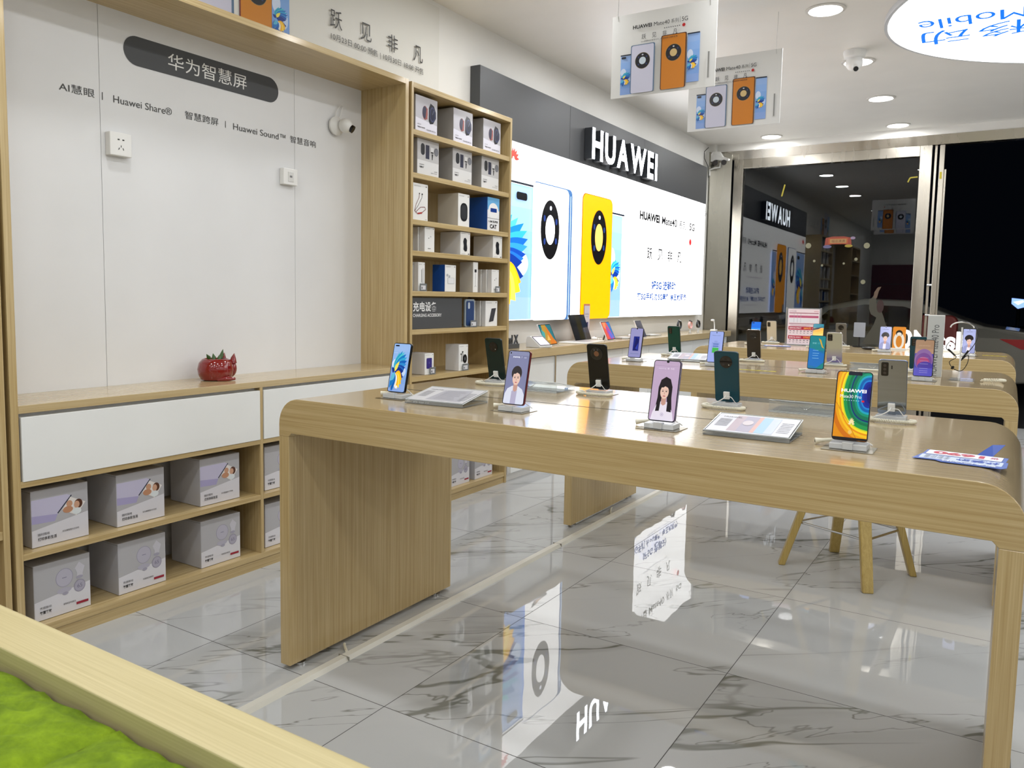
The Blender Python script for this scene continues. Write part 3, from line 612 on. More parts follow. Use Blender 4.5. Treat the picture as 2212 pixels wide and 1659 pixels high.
def fr_printer(a, w, h):
    a.rect(.001, .001, w-.001, h-.001, '#d9d9e2'); a.poly([(.001, .30*h), (w-.001, .46*h), (w-.001, h-.001), (.001, h-.001)], '#b4b4ba')
    a.poly([(.001, .42*h), (.40*w, .40*h), (.45*w, .52*h), (.70*w, .80*h), (.62*w, .84*h), (.001, .84*h)], '#c3c0da'); a.poly([(.001, .42*h), (.40*w, .40*h), (.45*w, .52*h), (.001, .56*h)], '#a9a4cc')
    a.line(.45*w, .53*h, .70*w, .81*h, .02*w, '#2f3448')
    a.poly([(.53*w, .58*h), (.68*w, .78*h), (.95*w, .64*h), (.78*w, .42*h)], '#e6e2e0'); a.ell(.66*w, .66*h, .055*w, .06*h, '#c99c80'); a.ell(.63*w, .56*h, .09*w, .06*h, '#c08e70')
    a.ell(.82*w, .63*h, .075*w, .085*h, '#5a3a2e'); a.ell(.79*w, .62*h, .05*w, .065*h, '#d0a48a'); a.ell(.79*w, .50*h, .08*w, .06*h, '#dfe6ea')
    a.text('随时随地', .10*w, .19*h, .05*h, '#55555a', w=.20*w); a.text('打印多彩生活', .10*w, .105*h, .06*h, '#26262a', w=.32*w, bold=.015); a.text('华为便携照片打印机', .52*w, .17*h, .035*h, '#3a3a3e', w=.30*w)
def fr_sensor(a, w, h):
    a.rect(.001, .001, w-.001, h-.001, '#dcdce4'); a.poly([(.001, .34*h), (w-.001, .48*h), (w-.001, h-.001), (.001, h-.001)], '#b6b6bb')
    a.ell(.53*w, .66*h, .155*w, .17*h, '#9d9aae'); a.ell(.53*w, .66*h, .145*w, .16*h, '#bab8c8'); a.rect(.49*w, .655*h, .57*w, .665*h, '#7a7890')
    a.poly([(.72*w, .78*h), (.80*w, .88*h), (.90*w, .78*h), (.86*w, .66*h), (.86*w, .58*h), (.75*w, .58*h), (.76*w, .68*h)], '#c9c8d2'); a.ell(.80*w, .60*h, .065*w, .03*h, '#a7a5b6')
    a.ell(.80*w, .44*h, .105*w, .115*h, '#9996a8'); a.ell(.80*w, .44*h, .092*w, .10*h, '#aeabbd'); a.text('65', .755*w, .405*h, .07*h, '#7d7a90', w=.09*w)
    a.ell(.52*w, .43*h, .13*w, .05*h, '#b5b3c4'); a.ell(.54*w, .37*h, .05*w, .03*h, '#a5a3b5')
    a.text('传感联动', .09*w, .20*h, .045*h, '#55555a', w=.20*w); a.text('智慧管家', .09*w, .11*h, .06*h, '#26262a', w=.20*w, bold=.02); a.text('智慧家庭传感套装', .50*w, .16*h, .035*h, '#3a3a3e', w=.22*w); a.rect(.73*w, .10*h, .95*w, .145*h, '#9a2438')
def fr_watch(a, w, h):
    a.rect(.001, .001, w-.001, h-.001, '#e2e1ee'); a.poly([(.001, .40*h), (w-.001, .30*h), (w-.001, h-.001), (.001, h-.001)], '#c2c1c9')
    a.ell(.43*w, .57*h, .125*w, .19*h, '#8a4f4c'); a.ell(.41*w, .58*h, .10*w, .165*h, '#33334a'); a.poly([(.45*w, .42*h), (.54*w, .40*h), (.55*w, .70*h), (.50*w, .72*h)], '#a05c56')
    a.poly([(.60*w, .38*h), (.66*w, .30*h), (.80*w, .33*h), (.93*w, .50*h), (.93*w, .66*h), (.84*w, .82*h), (.68*w, .87*h), (.60*w, .74*h)], '#1b1b26'); a.ell(.77*w, .58*h, .13*w, .21*h, '#3a4064'); a.ell(.77*w, .58*h, .10*w, .165*h, '#20233a')
    a.line(.77*w, .58*h, .83*w, .70*h, .01*w, '#8088a8'); a.text('运动专家', .09*w, .21*h, .03*h, '#66666a', w=.16*w); a.text('智慧运动 超长续航', .09*w, .13*h, .04*h, '#222226', w=.34*w, bold=.02); a.text('HUAWEI WATCH', .50*w, .10*h, .04*h, '#33333a', w=.42*w)
def fr_charge(a, w, h):
    a.rect(.001, .001, w-.001, h-.001, '#dededf'); a.poly([(.001, .42*h), (w-.001, .40*h), (w-.001, h-.001), (.001, h-.001)], '#c0bfc0')
    a.rr(.16*w, .56*h, .34*w, .88*h, .085*w, '#2e3034'); a.rr(.38*w, .48*h, .55*w, .86*h, .01*w, '#33364a'); a.poly([(.62*w, .70*h), (.74*w, .70*h), (.76*w, .82*h), (.61*w, .82*h)], '#e9e9ea')
    a.ell(.68*w, .68*h, .065*w, .02*h, '#26262a'); a.poly([(.66*w, .64*h), (.72*w, .64*h), (.70*w, .48*h), (.67*w, .48*h)], '#26262a'); a.ell(.87*w, .72*h, .095*w, .11*h, '#5c5e66'); a.ell(.87*w, .72*h, .08*w, .095*h, '#84868e')
    a.text('全场快充', .09*w, .28*h, .035*h, '#55555a', w=.22*w); a.text('智慧随行', .09*w, .20*h, .05*h, '#222226', w=.22*w, bold=.03); a.text('HUAWEI', .78*w, .15*h, .03*h, '#44444a', w=.14*w); a.text('超级快充系列配件', .62*w, .10*h, .025*h, '#66666a', w=.30*w)
A_ = .2
for z, kind, fr, nm in ((.336, 'printer', fr_printer, 'upper'), (.070, 'sensor', fr_sensor, 'lower')):
    for i, (y, ps) in enumerate(((1.388, 'at the left end'), (1.697, 'in the middle'), (2.062, 'beside the divider'))):
        carton(kind+'_box', 'grey %s box on the %s cabinet shelf, %s%s' % (kind, nm, ps, '' if kind == 'printer' else ', with small red label'), y, z, A_, .2, A_, fr, group='cube boxes in the left cabinet bay')
for z, nm, k1 in ((.336, 'upper', 'sensor'), (.070, 'lower', 'sensor')):
    for i, (y, ps) in enumerate(((2.40, 'first right of the divider'), (2.73, 'in the middle'), (3.06, 'at the far end'))):
        fr = fr_watch if (nm == 'upper' and i > 0) else fr_sensor
        carton('sensor_box' if fr is fr_sensor else 'watch_box', 'grey box on the %s shelf of the right cabinet bay, %s' % (nm, ps), y, z, A_, .2, A_, fr, group='cube boxes in the right cabinet bay')
for z, nm in ((.336, 'upper'), (.070, 'lower')):
    for y, ps in ((3.46, 'nearest the cabinet'), (3.815, 'middle'), (4.075, 'far end')):
        carton('sensor_box', 'grey sensor box at the foot of the shelving unit, %s shelf, %s' % (nm, ps), y, z+.002*(nm == 'upper'), A_, .2, A_, fr_sensor, group='cube boxes low in the shelving unit')
for y, ps in ((3.457, 'left'), (3.806, 'middle'), (4.116, 'right')):
    carton('watch_box', 'grey box picturing two watches on the topmost shelf, %s one' % ps, y, 2.13, .195, .2, A_, fr_watch, body=SIDEC, group='watch boxes on the top shelf')
for y, ps in ((3.475, 'left'), (3.803, 'middle'), (4.102, 'right')):
    carton('charger_box', 'grey box picturing four charging gadgets on the second shelf, %s one' % ps, y, 1.90, .195, .2, A_, fr_charge, body=SIDEC, group='charger boxes on the second shelf')

# small accessory boxes
def base(a, w, h, col='#ececea', logo=True):
    a.rect(.0006, .0006, w-.0006, h-.0006, col)
    if logo: emblem(a, w*.88, h*.92, w*.045, '#5a4a4a'); a.text('HUAWEI', w*.08, h*.915, h*.022, '#77777a', w=w*.42)
def fr_neck(a, w, h):
    base(a, w, h); pts = [(.42, .72), (.40, .62), (.2, .42), (.1, .24), (.3, .17), (.6, .22), (.85, .32), (.78, .38), (.5, .36), (.2, .22)]
    a.path([(u*w, v*h) for u, v in pts], .012*w+.0015, '#7a3a3a'); a.path([(.60*w, .71*h), (.58*w, .62*h), (.34*w, .40*h), (.12*w, .24*h)], .0025, '#4a3a3a')
    a.ell(.42*w, .73*h, .035*w, .014*h, '#333'+'333'); a.ell(.60*w, .72*h, .045*w, .02*h, '#333333'); a.line(.3*w, .175*h, .6*w, .21*h, .008, '#b03a34'); a.rect(.8*w, .03*h, .92*w, .04*h, '#888888')
def fr_pill(a, w, h): base(a, w, h); a.rr(.2*w, .16*h, .82*w, .72*h, .27*w, '#26282b'); a.rr(.26*w, .22*h, .76*w, .66*h, .22*w, '#3b3d41')
def fr_cat(a, w, h):
    a.rect(.0006, .0006, w-.0006, h-.0006, '#e9eaec'); a.rect(.0006, .62*h, w-.0006, h-.0006, '#6fb0e0'); a.ell(.5*w, .6*h, .42*w, .24*h, '#f0f0f0', n=32)
    a.rr(.25*w, .56*h, .78*w, .68*h, .01*w+.003, '#1c3f8e'); a.line(.0, .37*h, w, .37*h, .002, '#333333')
    a.text('I AM SUPER', .5*w, .24*h, .065*h, '#26262a', w=.8*w, al='c', bold=.03); a.text('CAT', .5*w, .06*h, .13*h, '#26262a', w=.56*w, al='c', bold=.04)
def fr_mouse(a, w, h):
    base(a, w, h); a.poly([(w*(.46+u), h*(.43+v)) for u, v in ((-.1, .3), (.06, .32), (.2, .22), (.18, .05), (.24, -.12), (.2, -.26), (.02, -.28), (-.14, -.2), (-.12, .0), (-.18, .15))], '#2a2c30')
    for i in range(4): a.rect((.12+.1*i)*w, .04*h, (.18+.1*i)*w, .06*h, '#999999', same=i > 0)
    a.rect(.78*w, .03*h, .92*w, .07*h, '#555555')
def fr_cable(a, w, h): base(a, w, h); a.line(.5*w, .3*h, .5*w, .75*h, .004, '#8c8c90'); a.rect(.66*w, .25*h, .8*w, .8*h, '#cccccf'); a.rect(.3*w, .1*h, .5*w, .14*h, '#888888')
def fr_buds(a, w, h):
    base(a, w, h); a.rr(.25*w, .30*h, .85*w, .52*h, .05*w, '#b9bcc0'); a.rr(.28*w, .31*h, .82*w, .51*h, .05*w, '#e6e7e9'); a.ell(.22*w, .62*h, .08*w, .045*h, '#b4b8bc'); a.ell(.4*w, .57*h, .08*w, .045*h, '#b4b8bc')
def fr_stick(a, w, h): base(a, w, h, logo=False); a.rect(.3*w, .66*h, .72*w, .76*h, '#2c2c30'); a.line(.5*w, .22*h, .5*w, .66*h, .003, '#77777a'); a.line(.5*w, .22*h, .3*w, .18*h, .002, '#77777a'); a.line(.5*w, .22*h, .7*w, .18*h, .002, '#77777a')
def fr_small(a, w, h): base(a, w, h); a.ell(.4*w, .55*h, .05*w, .02*h, '#77777a'); a.ell(.6*w, .62*h, .06*w, .03*h, '#c0c0c4'); a.rect(.3*w, .12*h, .6*w, .15*h, '#999999')
def fr_case(a, w, h): base(a, w, h); a.poly([(.28*w, .16*h), (.66*w, .2*h), (.88*w, .72*h), (.5*w, .7*h)], '#3a3d42')
def fr_spk(a, w, h): base(a, w, h); a.rr(.18*w, .28*h, .78*w, .78*h, .08*w, '#3a3182'); a.text('18', .42*w, .5*h, .1*h, '#6a62b8', w=.12*w)
def fr_ear(a, w, h): base(a, w, h); a.ell(.66*w, .45*h, .22*w, .17*h, '#1a1a1c'); a.ell(.66*w, .45*h, .08*w, .07*h, '#55555a'); a.path([(.25*w, .35*h), (.28*w, .55*h), (.25*w, .62*h)], .004, '#1a1a1c'); a.path([(.42*w, .35*h), (.44*w, .6*h), (.4*w, .7*h)], .004, '#1a1a1c'); a.ell(.24*w, .64*h, .07*w, .03*h, '#1a1a1c'); a.ell(.4*w, .72*h, .07*w, .03*h, '#1a1a1c')
def stack(name, label, n, y, z, w_, h, d, fr, gap, grp, body=WCARD, dy=-.012, x=-2.80):
    for i in range(n):
        lb = label+(', foremost pack' if i == 0 else ', pack number %d from the front' % (i+1)) if n > 1 else label
        if n > 1: lb = label+', '+['foremost pack', 'pack right behind the foremost', 'third pack back', 'rearmost pack'][min(i, 3) if i < n-1 or n == 4 else 3]
        carton(name, lb, y+dy*i, z, w_, h, d, fr if i == 0 else base, x=x-(d+gap)*i, body=body, group=grp, flap=False)
def clip_tray(y, z, label, w_=.055, x=-2.790):
    t = thing('acrylic_tray', label, 'holder', (x, y, z), group='clear price trays on the shelves')
    m = MB(); m.box(0, .0015, 0, w_, 0, .042, ACRYL); m.box(-.03, 0, 0, w_, 0, .0015, ACRYL); m.build('tray', t)
    a = Art(); a.rect(.008, .008, w_-.012, .032, '#d4d4d8'); a.rect(.014, .012, .022, .024, '#44444a'); a.build('price_card', t, (.0018, 0, 0), (0, 1, 0), (0, 0, 1))
carton('neckband_box', 'tall white box picturing red neckband earphones on the third shelf', 3.417, 1.648, .13, .2, .03, fr_neck, x=-2.80, body=WCARD, flap=False, group='accessory boxes on the shelving unit')
carton('speaker_box', 'deep white box picturing a dark oblong speaker on the third shelf', 3.835, 1.648, .115, .192, .15, fr_pill, x=-2.80, body=pm('ivory_carton', '#cfcabf', .4), flap=False, group='accessory boxes on the shelving unit')
carton('cat_print_box', 'bright blue box with white SUPER CAT print on the third shelf', 4.145, 1.648, .135, .205, .16, fr_cat, x=-2.80, body=pm('blue_carton', '#1d4fa0', .35), flap=False, group='accessory boxes on the shelving unit')
stack('earphone_box', 'slim white earphone box on the fourth shelf left', 4, 3.522, 1.479, .088, .138, .035, fr_small, .004, 'slim packs on the fourth shelf')
carton('mouse_box', 'white box in clear wrap picturing a black gadget, fourth shelf middle', 3.862, 1.480, .1, .136, .15, fr_mouse, x=-2.80, body=WCARD, flap=False, group='accessory boxes on the shelving unit')
carton('mouse_box', 'white box picturing a black gadget, fourth shelf right', 4.214, 1.479, .105, .138, .15, fr_mouse, x=-2.80, body=WCARD, flap=False, group='accessory boxes on the shelving unit')
stack('cable_box', 'narrow white cable box on the fifth shelf left', 3, 3.467, 1.258, .058, .16, .03, fr_cable, .006, 'narrow packs on the fifth shelf')
carton('earbud_box', 'blue-sided box picturing white earbuds on the fifth shelf', 3.712, 1.258, .108, .156, .09, fr_buds, x=-2.80, body=pm('blue_carton', '#1d4fa0', .35), flap=False, group='accessory boxes on the shelving unit')
carton('selfie_stick_box', 'tall slim white box picturing a selfie stick on the fifth shelf', 3.998, 1.258, .052, .184, .1, fr_stick, x=-2.80, body=pm('ivory_carton', '#cfcabf', .4), flap=False, group='accessory boxes on the shelving unit')
stack('adapter_box', 'small white adapter box on the fifth shelf right', 4, 4.204, 1.258, .083, .146, .03, fr_small, .004, 'adapter packs on the fifth shelf')
stack('power_bank_box', 'white box picturing a dark power bank on the sixth shelf', 4, 4.14, 1.045, .135, .16, .028, fr_case, .006, 'power bank packs on the sixth shelf')
carton('power_bank_box', 'white box picturing a purple speaker on the seventh shelf', 3.532, .782, .082, .122, .13, fr_spk, x=-2.80, body=WCARD, flap=False, group='accessory boxes on the shelving unit')
carton('earphone_box', 'plain slim white box behind the purple speaker box', 3.475, .782, .08, .115, .04, base, x=-2.93, body=WCARD, flap=False, group='accessory boxes on the shelving unit')
carton('earphone_box', 'white box picturing black round earphone case on the seventh shelf', 3.86, .782, .095, .158, .1, fr_ear, x=-2.80, body=WCARD, flap=False, group='accessory boxes on the shelving unit')
clip_tray(3.47, 1.2585, 'clear price tray before the narrow cable box', .062); clip_tray(4.235, 1.2585, 'clear price tray before the adapter box')
clip_tray(3.955, 1.0455, 'clear price tray before the blue phone case', .07, -2.784); clip_tray(3.565, .7825, 'clear price tray before the purple speaker box'); clip_tray(3.885, .7825, 'clear price tray before the earphone case box', .065)
# charging accessory sign
t = thing('shelf_sign', 'dark grey shelf sign reading CHARGING ACCESSORY', 'sign', (-2.81, 3.41, 1.046))
B(0, .012, 0, .475, 0, .176, DGREY).build('board', t, bevel=.001); a = Art(); a.text('充电设备', .012, .098, .055, '#ececec', w=.215, bold=.02); a.text('CHARGING ACCESSORY', .012, .068, .018, '#e0e0e0', w=.26, bold=.02)
a.build('lettering', t, (.0122, 0, 0), (0, 1, 0), (0, 0, 1))
# blue case
t = thing('phone_case_pack', 'navy blue phone case in clear hanging pack on the sixth shelf', 'phone case', (-2.80, 3.924, 1.0472))
MB().prism(rrect(.1, .168, .012, 4, .052, .085), 'x', -.014, -.004, pm('case_frame', '#9aa6ae', .2)).build('pack_frame', t)
MB().prism(rrect(.08, .152, .012, 4, .052, .083), 'x', -.006, 0, pm('navy_silicone', '#1b3a6c', .45)).build('case', t, bevel=.002)
MB().prism(rrect(.018, .04, .009, 5, .036, .13), 'x', 0, .001, pm('case_cutout', '#c9d2da', .3)).build('camera_cutout', t)
MB().tube([(-.009, .045, .168), (-.009, .04, .178), (-.009, .055, .180), (-.009, .068, .176), (-.009, .06, .168)], .0025, 6, BLACK).build('hang_hook', t, smooth=True)

# ------------------------------------------------------------------ long wall counter under the light box
t = thing('wall_counter', 'long low oak-topped counter under the light box with white doors', 'counter', (XW+.002, 4.39, 0))
CW = .40; CL = 4.70
B(0, CW, 0, 2.75, .825, .885, WTOPY).build('worktop', t, bevel=.0015); B(0, CW, 2.752, CL, .825, .885, WTOPY).build('worktop', t, bevel=.0015)
B(.01, CW-.06, .01, CL-.01, .05, .825, PANEL).build('carcass', t)
for i in range(8):
    y0 = .02+i*.583; B(CW-.06, CW-.042, y0+(.012 if i in (1, 5) else .002), y0+.579, .06, .815, DRAWER).build('door', t, bevel=.001)
for y0 in (.59, 2.93): B(CW-.06, CW-.036, y0-.004, y0+.016, .05, .82, CHROME).build('door_profile', t)
B(.02, CW-.08, .02, CL-.02, 0, .05, WHITE).build('plinth', t)

# ------------------------------------------------------------------ experience tables
def table(y0, label, first=None):
    if first: return dup(first, (-.96, y0, 0), None, label, 'oak display tables')
    t = thing('display_table', label, 'table', (-.96, y0, 0), group='oak display tables'); hx = 1.013; z1 = .902; zt = .112; D_ = .92; r = .085; th = .044
    def outer(sgn):
        return [(sgn*(hx-r+r*cos(a)), z1-r+r*sin(a)) for a in [pi/2*k/8 for k in range(9)]]
    R_ = outer(1); L_ = outer(-1)[::-1]; ri = .035
    inner = [(-(hx-th), z1-zt-.0)] + [((hx-th), z1-zt)]
    pts = [(hx, z1-zt-.012)]+R_+L_+[(-hx, z1-zt-.012), (-(hx-th), z1-zt-.012), (-(hx-th)+.012, z1-zt), ((hx-th)-.012, z1-zt), ((hx-th), z1-zt-.012)]
    m = MB(); n = len(pts); vs = [(p[0], 0, p[1]) for p in pts]+[(p[0], D_, p[1]) for p in pts]
    m.add(vs, [tuple(range(n-1, -1, -1)), tuple(range(n, 2*n))], WX)
    fs = [(i, (i+1) % n, n+(i+1) % n, n+i) for i in range(n)]
    top = [i for i in range(n) if 1 <= i <= 17]
    m.add(vs, [f_ for i, f_ in enumerate(fs) if i in top], WTOP); m.add(vs, [f_ for i, f_ in enumerate(fs) if i not in top], WX)
    # reuse welded vertices
    o = m.build('tabletop', t, smooth=True)
    import bmesh
    bm = bmesh.new(); bm.from_mesh(o.data); bmesh.ops.remove_doubles(bm, verts=bm.verts, dist=1e-5); bmesh.ops.recalc_face_normals(bm, faces=bm.faces); bm.to_mesh(o.data); bm.free()
    try: o.data.set_sharp_from_angle(angle=radians(40))
    except Exception: pass
    b = o.modifiers.new('bevel', 'BEVEL'); b.width = .0016; b.segments = 2; b.limit_method = 'ANGLE'; b.angle_limit = radians(60)
    for s in (-1, 1):
        x0, x1 = sorted((s*hx, s*(hx-th))); lg = B(x0, x1, .0, D_-.04, .016, z1-zt-.012, WZ).build('leg_panel', t, bevel=.0015)
        for y in (.06, D_-.12):
            mm = MB(); mm.cyl((s*(hx-.022), y, 0), (s*(hx-.022), y, .008), .022, 16, CHROME); mm.cyl((s*(hx-.022), y, .008), (s*(hx-.022), y, .016), .008, 10, CHROME); mm.build('foot', lg, smooth=True)
    B(-(hx-.12), hx-.62, D_*.475, D_*.475+.005, z1-.001, z1+.0004, DARK).build('cable_slot', t)
    return t
T1 = table(1.74, 'nearest oak display table with rounded ends, four phones facing the camera')
table(3.70, 'middle oak display table, behind the nearest one', T1); table(5.66, 'farthest oak display table with glowing letters, nearest the window', T1)
TZ = .9026
# floor trunking and thin cables
m = MB(); P = [(-.023, 0), (.023, 0), (.013, .013), (-.013, .013)]
vs = [(p[0], a_, p[1]) for a_ in (0, 4.6) for p in P]; m.add(vs, [(0, 1, 2, 3), (7, 6, 5, 4), (1, 0, 4, 5), (2, 1, 5, 6), (3, 2, 6, 7), (0, 3, 7, 4)], pm('aged_white_trunking', '#d2d0c6', .4))
for yj in (1.05, 2.55): m.box(-.0235, .0235, yj, yj+.003, .0005, .0135, pm('trunking_joint', '#8a887e', .6))
tag(m.build('floor_trunking', None, (-1.845, .85, 0)), 'long white cable trunking strip running across the tiled floor', 'cable trunking')
m = MB(); m.tube([(-1.918, 1.98, .006), (-1.915, 1.975, .006), (-1.89, 1.955, .006), (-1.86, 1.93, .014)], .005, 8, CREAM); tag(m.build('power_cable', None, smooth=True), 'short cream cable between near table leg and floor trunking', 'cable')
m = MB(); m.tube([(-1.918, 4.2, .006), (-1.915, 4.18, .006), (-1.89, 4.12, .006), (-1.86, 4.06, .014)], .004, 8, CREAM); tag(m.build('power_cable', None, smooth=True), 'short cream cable between middle table leg and floor trunking', 'cable')

# stool
SW = pm('stool_wood', '#a8924c', .45)
def stool(x, y, label):
    t = thing('stool', label, 'stool', (x, y, 0)); W_ = wood('stool_beech', 'z', '#a58c48', '#c0a765', .4, .2)
    tops = []
    for k, (bx, by) in enumerate(((-.28, -.09), (-.105, .25), (.12, -.26), (.26, .095))):
        k_ = .42; tx, ty = bx*k_, by*k_; d = Vector((bx-tx, by-ty, -.52)); s_ = Vector((-by, bx, 0)).normalized(); o_ = Vector((bx, by, 0)).normalized(); m = MB(); vs = []
        for (cx, cy, z, w2, t2) in ((bx, by, 0, .023, .015), (tx, ty, .56, .027, .017)):
            for a1, a2 in ((-1, -1), (1, -1), (1, 1), (-1, 1)): vs.append((cx+s_.x*w2*a1+o_.x*t2*a2, cy+s_.y*w2*a1+o_.y*t2*a2, z))
        m.add(vs, [(0, 3, 2, 1), (4, 5, 6, 7), (0, 1, 5, 4), (1, 2, 6, 5), (2, 3, 7, 6), (3, 0, 4, 7)], W_); m.build('leg', t, bevel=.005)
        f_ = .21/.56; tops.append((bx*(1-f_)+tx*f_, by*(1-f_)+ty*f_, .21))
    m = MB(); od = [0, 2, 3, 1]
    for i in range(4): m.cyl(tops[od[i]], tops[od[(i+1) % 4]], .005, 8, CHROME)
    m.build('foot_ring', t, smooth=True)
    MB().lathe([(.01, .56), (.17, .56), (.185, .575), (.187, .59), (.17, .6), (.01, .602)], 32, pm('stool_seat', '#cfc9b8', .4)).build('seat', t, smooth=True)
    return t
stool(-.565, 3.87, 'round wooden stool with four splayed legs under the middle table')
stool(-.95, 5.95, 'second wooden stool, under the farthest table')

# foreground counter with grass inlay
t = thing('planter_counter', 'blurred pale oak counter edge with bright green fluffy inlay', 'counter', (-.95, -.25, 0)); RY = .779; PALE = wood('pale_oak_rim', 'x', '#b8aa7c', '#cfc296', .45, .1)
hw = 1.0; m = MB(); m.box(-hw, hw, RY-.066, RY, .72, .8, PALE); m.box(-hw, hw, 0, .066, .72, .8, PALE); m.box(-hw, -hw+.066, .066, RY-.066, .72, .8, PALE); m.box(hw-.066, hw, .066, RY-.066, .72, .8, PALE); m.build('rim', t, bevel=.002)
B(-hw+.01, hw-.01, .01, RY-.01, .0, .72, WX).build('cabinet_body', t)
def pile():
    m = pm('green_pile', '#7d9a10', .95); nt, L, b = nodes(m); tc = N(nt, 'ShaderNodeTexCoord'); n = N(nt, 'ShaderNodeTexNoise'); n.inputs['Scale'].default_value = 22; n.inputs['Detail'].default_value = 9; n.inputs['Roughness'].default_value = .7
    L.new(tc.outputs['Object'], n.inputs['Vector']); cr = N(nt, 'ShaderNodeValToRGB'); cr.color_ramp.elements[0].position = .32; cr.color_ramp.elements[0].color = lin('#587400'); cr.color_ramp.elements[1].position = .66; cr.color_ramp.elements[1].color = lin('#8aa80a')
    L.new(n.outputs[0], cr.inputs[0]); L.new(cr.outputs[0], b.inputs['Base Color']); bp = N(nt, 'ShaderNodeBump'); bp.inputs['Strength'].default_value = .9; bp.inputs['Distance'].default_value = .01; L.new(n.outputs[0], bp.inputs['Height']); L.new(bp.outputs[0], b.inputs['Normal'])
    b.inputs['Sheen Weight'].default_value = .0; return m
PILE = pile()
def mat_tile(x0, x1, y0, y1):
    n = 26; vs = []; m = MB()
    for j in range(n+1):
        for i in range(n+1):
            u, v = i/n, j/n; e = min(u, v, 1-u, 1-v)*9; dz = -.012*max(0, 1-e)**2
            x_, y_ = x0+(x1-x0)*u, y0+(y1-y0)*v; jx = .004*sin(37*y_+3*x_)
            vs.append((x_+jx, y_, .786+dz+.0035*(sin(61*x_+7*sin(43*y_))*sin(57*y_+5*sin(31*x_)))+random.uniform(-.0018, .0018)))
    m.add(vs, [(j*(n+1)+i, j*(n+1)+i+1, (j+1)*(n+1)+i+1, (j+1)*(n+1)+i) for j in range(n) for i in range(n)], PILE)
    return m
for i, (x0, x1, y0, y1) in enumerate(((-.93, -.46, .068, .36), (-.46, 0.0, .068, .36), (0.0, .47, .068, .36), (.47, .93, .068, .36), (-.93, -.30, .36, .708), (-.30, .18, .36, .708), (.18, .62, .36, .708), (.62, .93, .36, .708))):
    mat_tile(x0, x1, y0, y1).build('grass_inlay', t, smooth=True)

# ------------------------------------------------------------------ phones on stands
def phone(name, label, x, y, z, w_, h, th, frame, front=None, back=None, turn=0, tilt=13, group=None, yaw_=0, parent_z=.018, backm=None, ledge=True):
    """root sits at the middle of the phone's lower edge"""
    rz = (pi if turn else 0)+radians(yaw_)
    t = thing(name, label, 'phone', (x, y, z), (-radians(tilt), 0, rz), group)
    m = MB(); m.prism(rrect(h, w_, .0085, 5, h/2, 0), 'y', -th/2, th/2, frame); m.build('phone_body', t, bevel=.0012)
    if front:
        a = Art(e=.35, rough=.12); b_ = .0022; a.poly(rrect(w_-.001, h-.001, .008, 5, (w_-.001)/2, (h-.001)/2), '#0b0c12', 0)
        a.T = (b_, b_, w_-.001-2*b_, h-.001-2*b_); front(a); a.T = None
        # corner masks keep the rounded screen outline
        for cx, cy, a0 in ((b_, b_, pi), (w_-.001-b_, b_, 1.5*pi), (w_-.001-b_, h-.001-b_, 0), (b_, h-.001-b_, pi/2)):
            sx = 1 if cx < w_/2 else -1; sy = 1 if cy < h/2 else -1; r = .0055; c0 = (cx+sx*r, cy+sy*r)
            a.poly([(cx-sx*.0003, cy-sy*.0003)]+[(c0[0]+r*cos(a0+pi/2*k/5), c0[1]+r*sin(a0+pi/2*k/5)) for k in (range(6) if True else ())], '#0b0c12', 0)
        a.build('screen', t, (-(w_-.001)/2, -th/2-.0002, .0005), (1, 0, 0), (0, 0, 1), eps=.00003)
    if back:
        MB().prism(rrect(h-.002, w_-.002, .008, 5, h/2, 0), 'y', th/2, th/2+.0006, backm or frame).build('back_cover', t, smooth=False)
        back(t, w_, h, th/2+.0006)
    mb = MB(); mb.box(w_/2-.0004, w_/2+.0008, -.0012, .0012, h*.62, h*.74, frame); mb.box(w_/2-.0004, w_/2+.0008, -.0012, .0012, h*.52, h*.57, frame); mb.build('side_buttons', t)
    return t
def coil(pts, R, r, turns, closed=False, mat=CREAM, n=6):
    """coiled cord following a smooth path"""
    P = [Vector(p) for p in pts]; seg = 14; C_ = []
    for i in range(len(P)-1):
        p0 = P[max(i-1, 0)]; p1, p2 = P[i], P[i+1]; p3 = P[min(i+2, len(P)-1)]
        for k in range(seg):
            t_ = k/seg; C_.append(.5*((2*p1)+(p2-p0)*t_+(2*p0-5*p1+4*p2-p3)*t_*t_+(3*p1-p0-3*p2+p3)*t_**3))
    C_.append(P[-1]); m = MB()
    if not turns: return m.tube(C_, r, n, mat)
    out = []; L_ = len(C_)-1; N_ = turns*10
    for k in range(N_+1):
        f_ = k/N_*L_; i = min(int(f_), L_-1); p = C_[i].lerp(C_[i+1], f_-i); d = (C_[i+1]-C_[i]).normalized(); s_ = d.cross(Vector((0, 0, 1))).normalized(); u_ = s_.cross(d); a_ = 2*pi*k/10
        out.append(p+s_*(R*cos(a_))+u_*(R*sin(a_)))
    return m.tube(out, r, 5, mat)
def smooth_tube(m, pts, r, mat, n=8):
    P = [Vector(p) for p in pts]; C_ = []
    for i in range(len(P)-1):
        p0 = P[max(i-1, 0)]; p1, p2 = P[i], P[i+1]; p3 = P[min(i+2, len(P)-1)]
        for k in range(8):
            t_ = k/8; C_.append(.5*((2*p1)+(p2-p0)*t_+(2*p0-5*p1+4*p2-p3)*t_*t_+(3*p1-p0-3*p2+p3)*t_**3))
    C_.append(P[-1]); return m.tube(C_, r, n, mat)
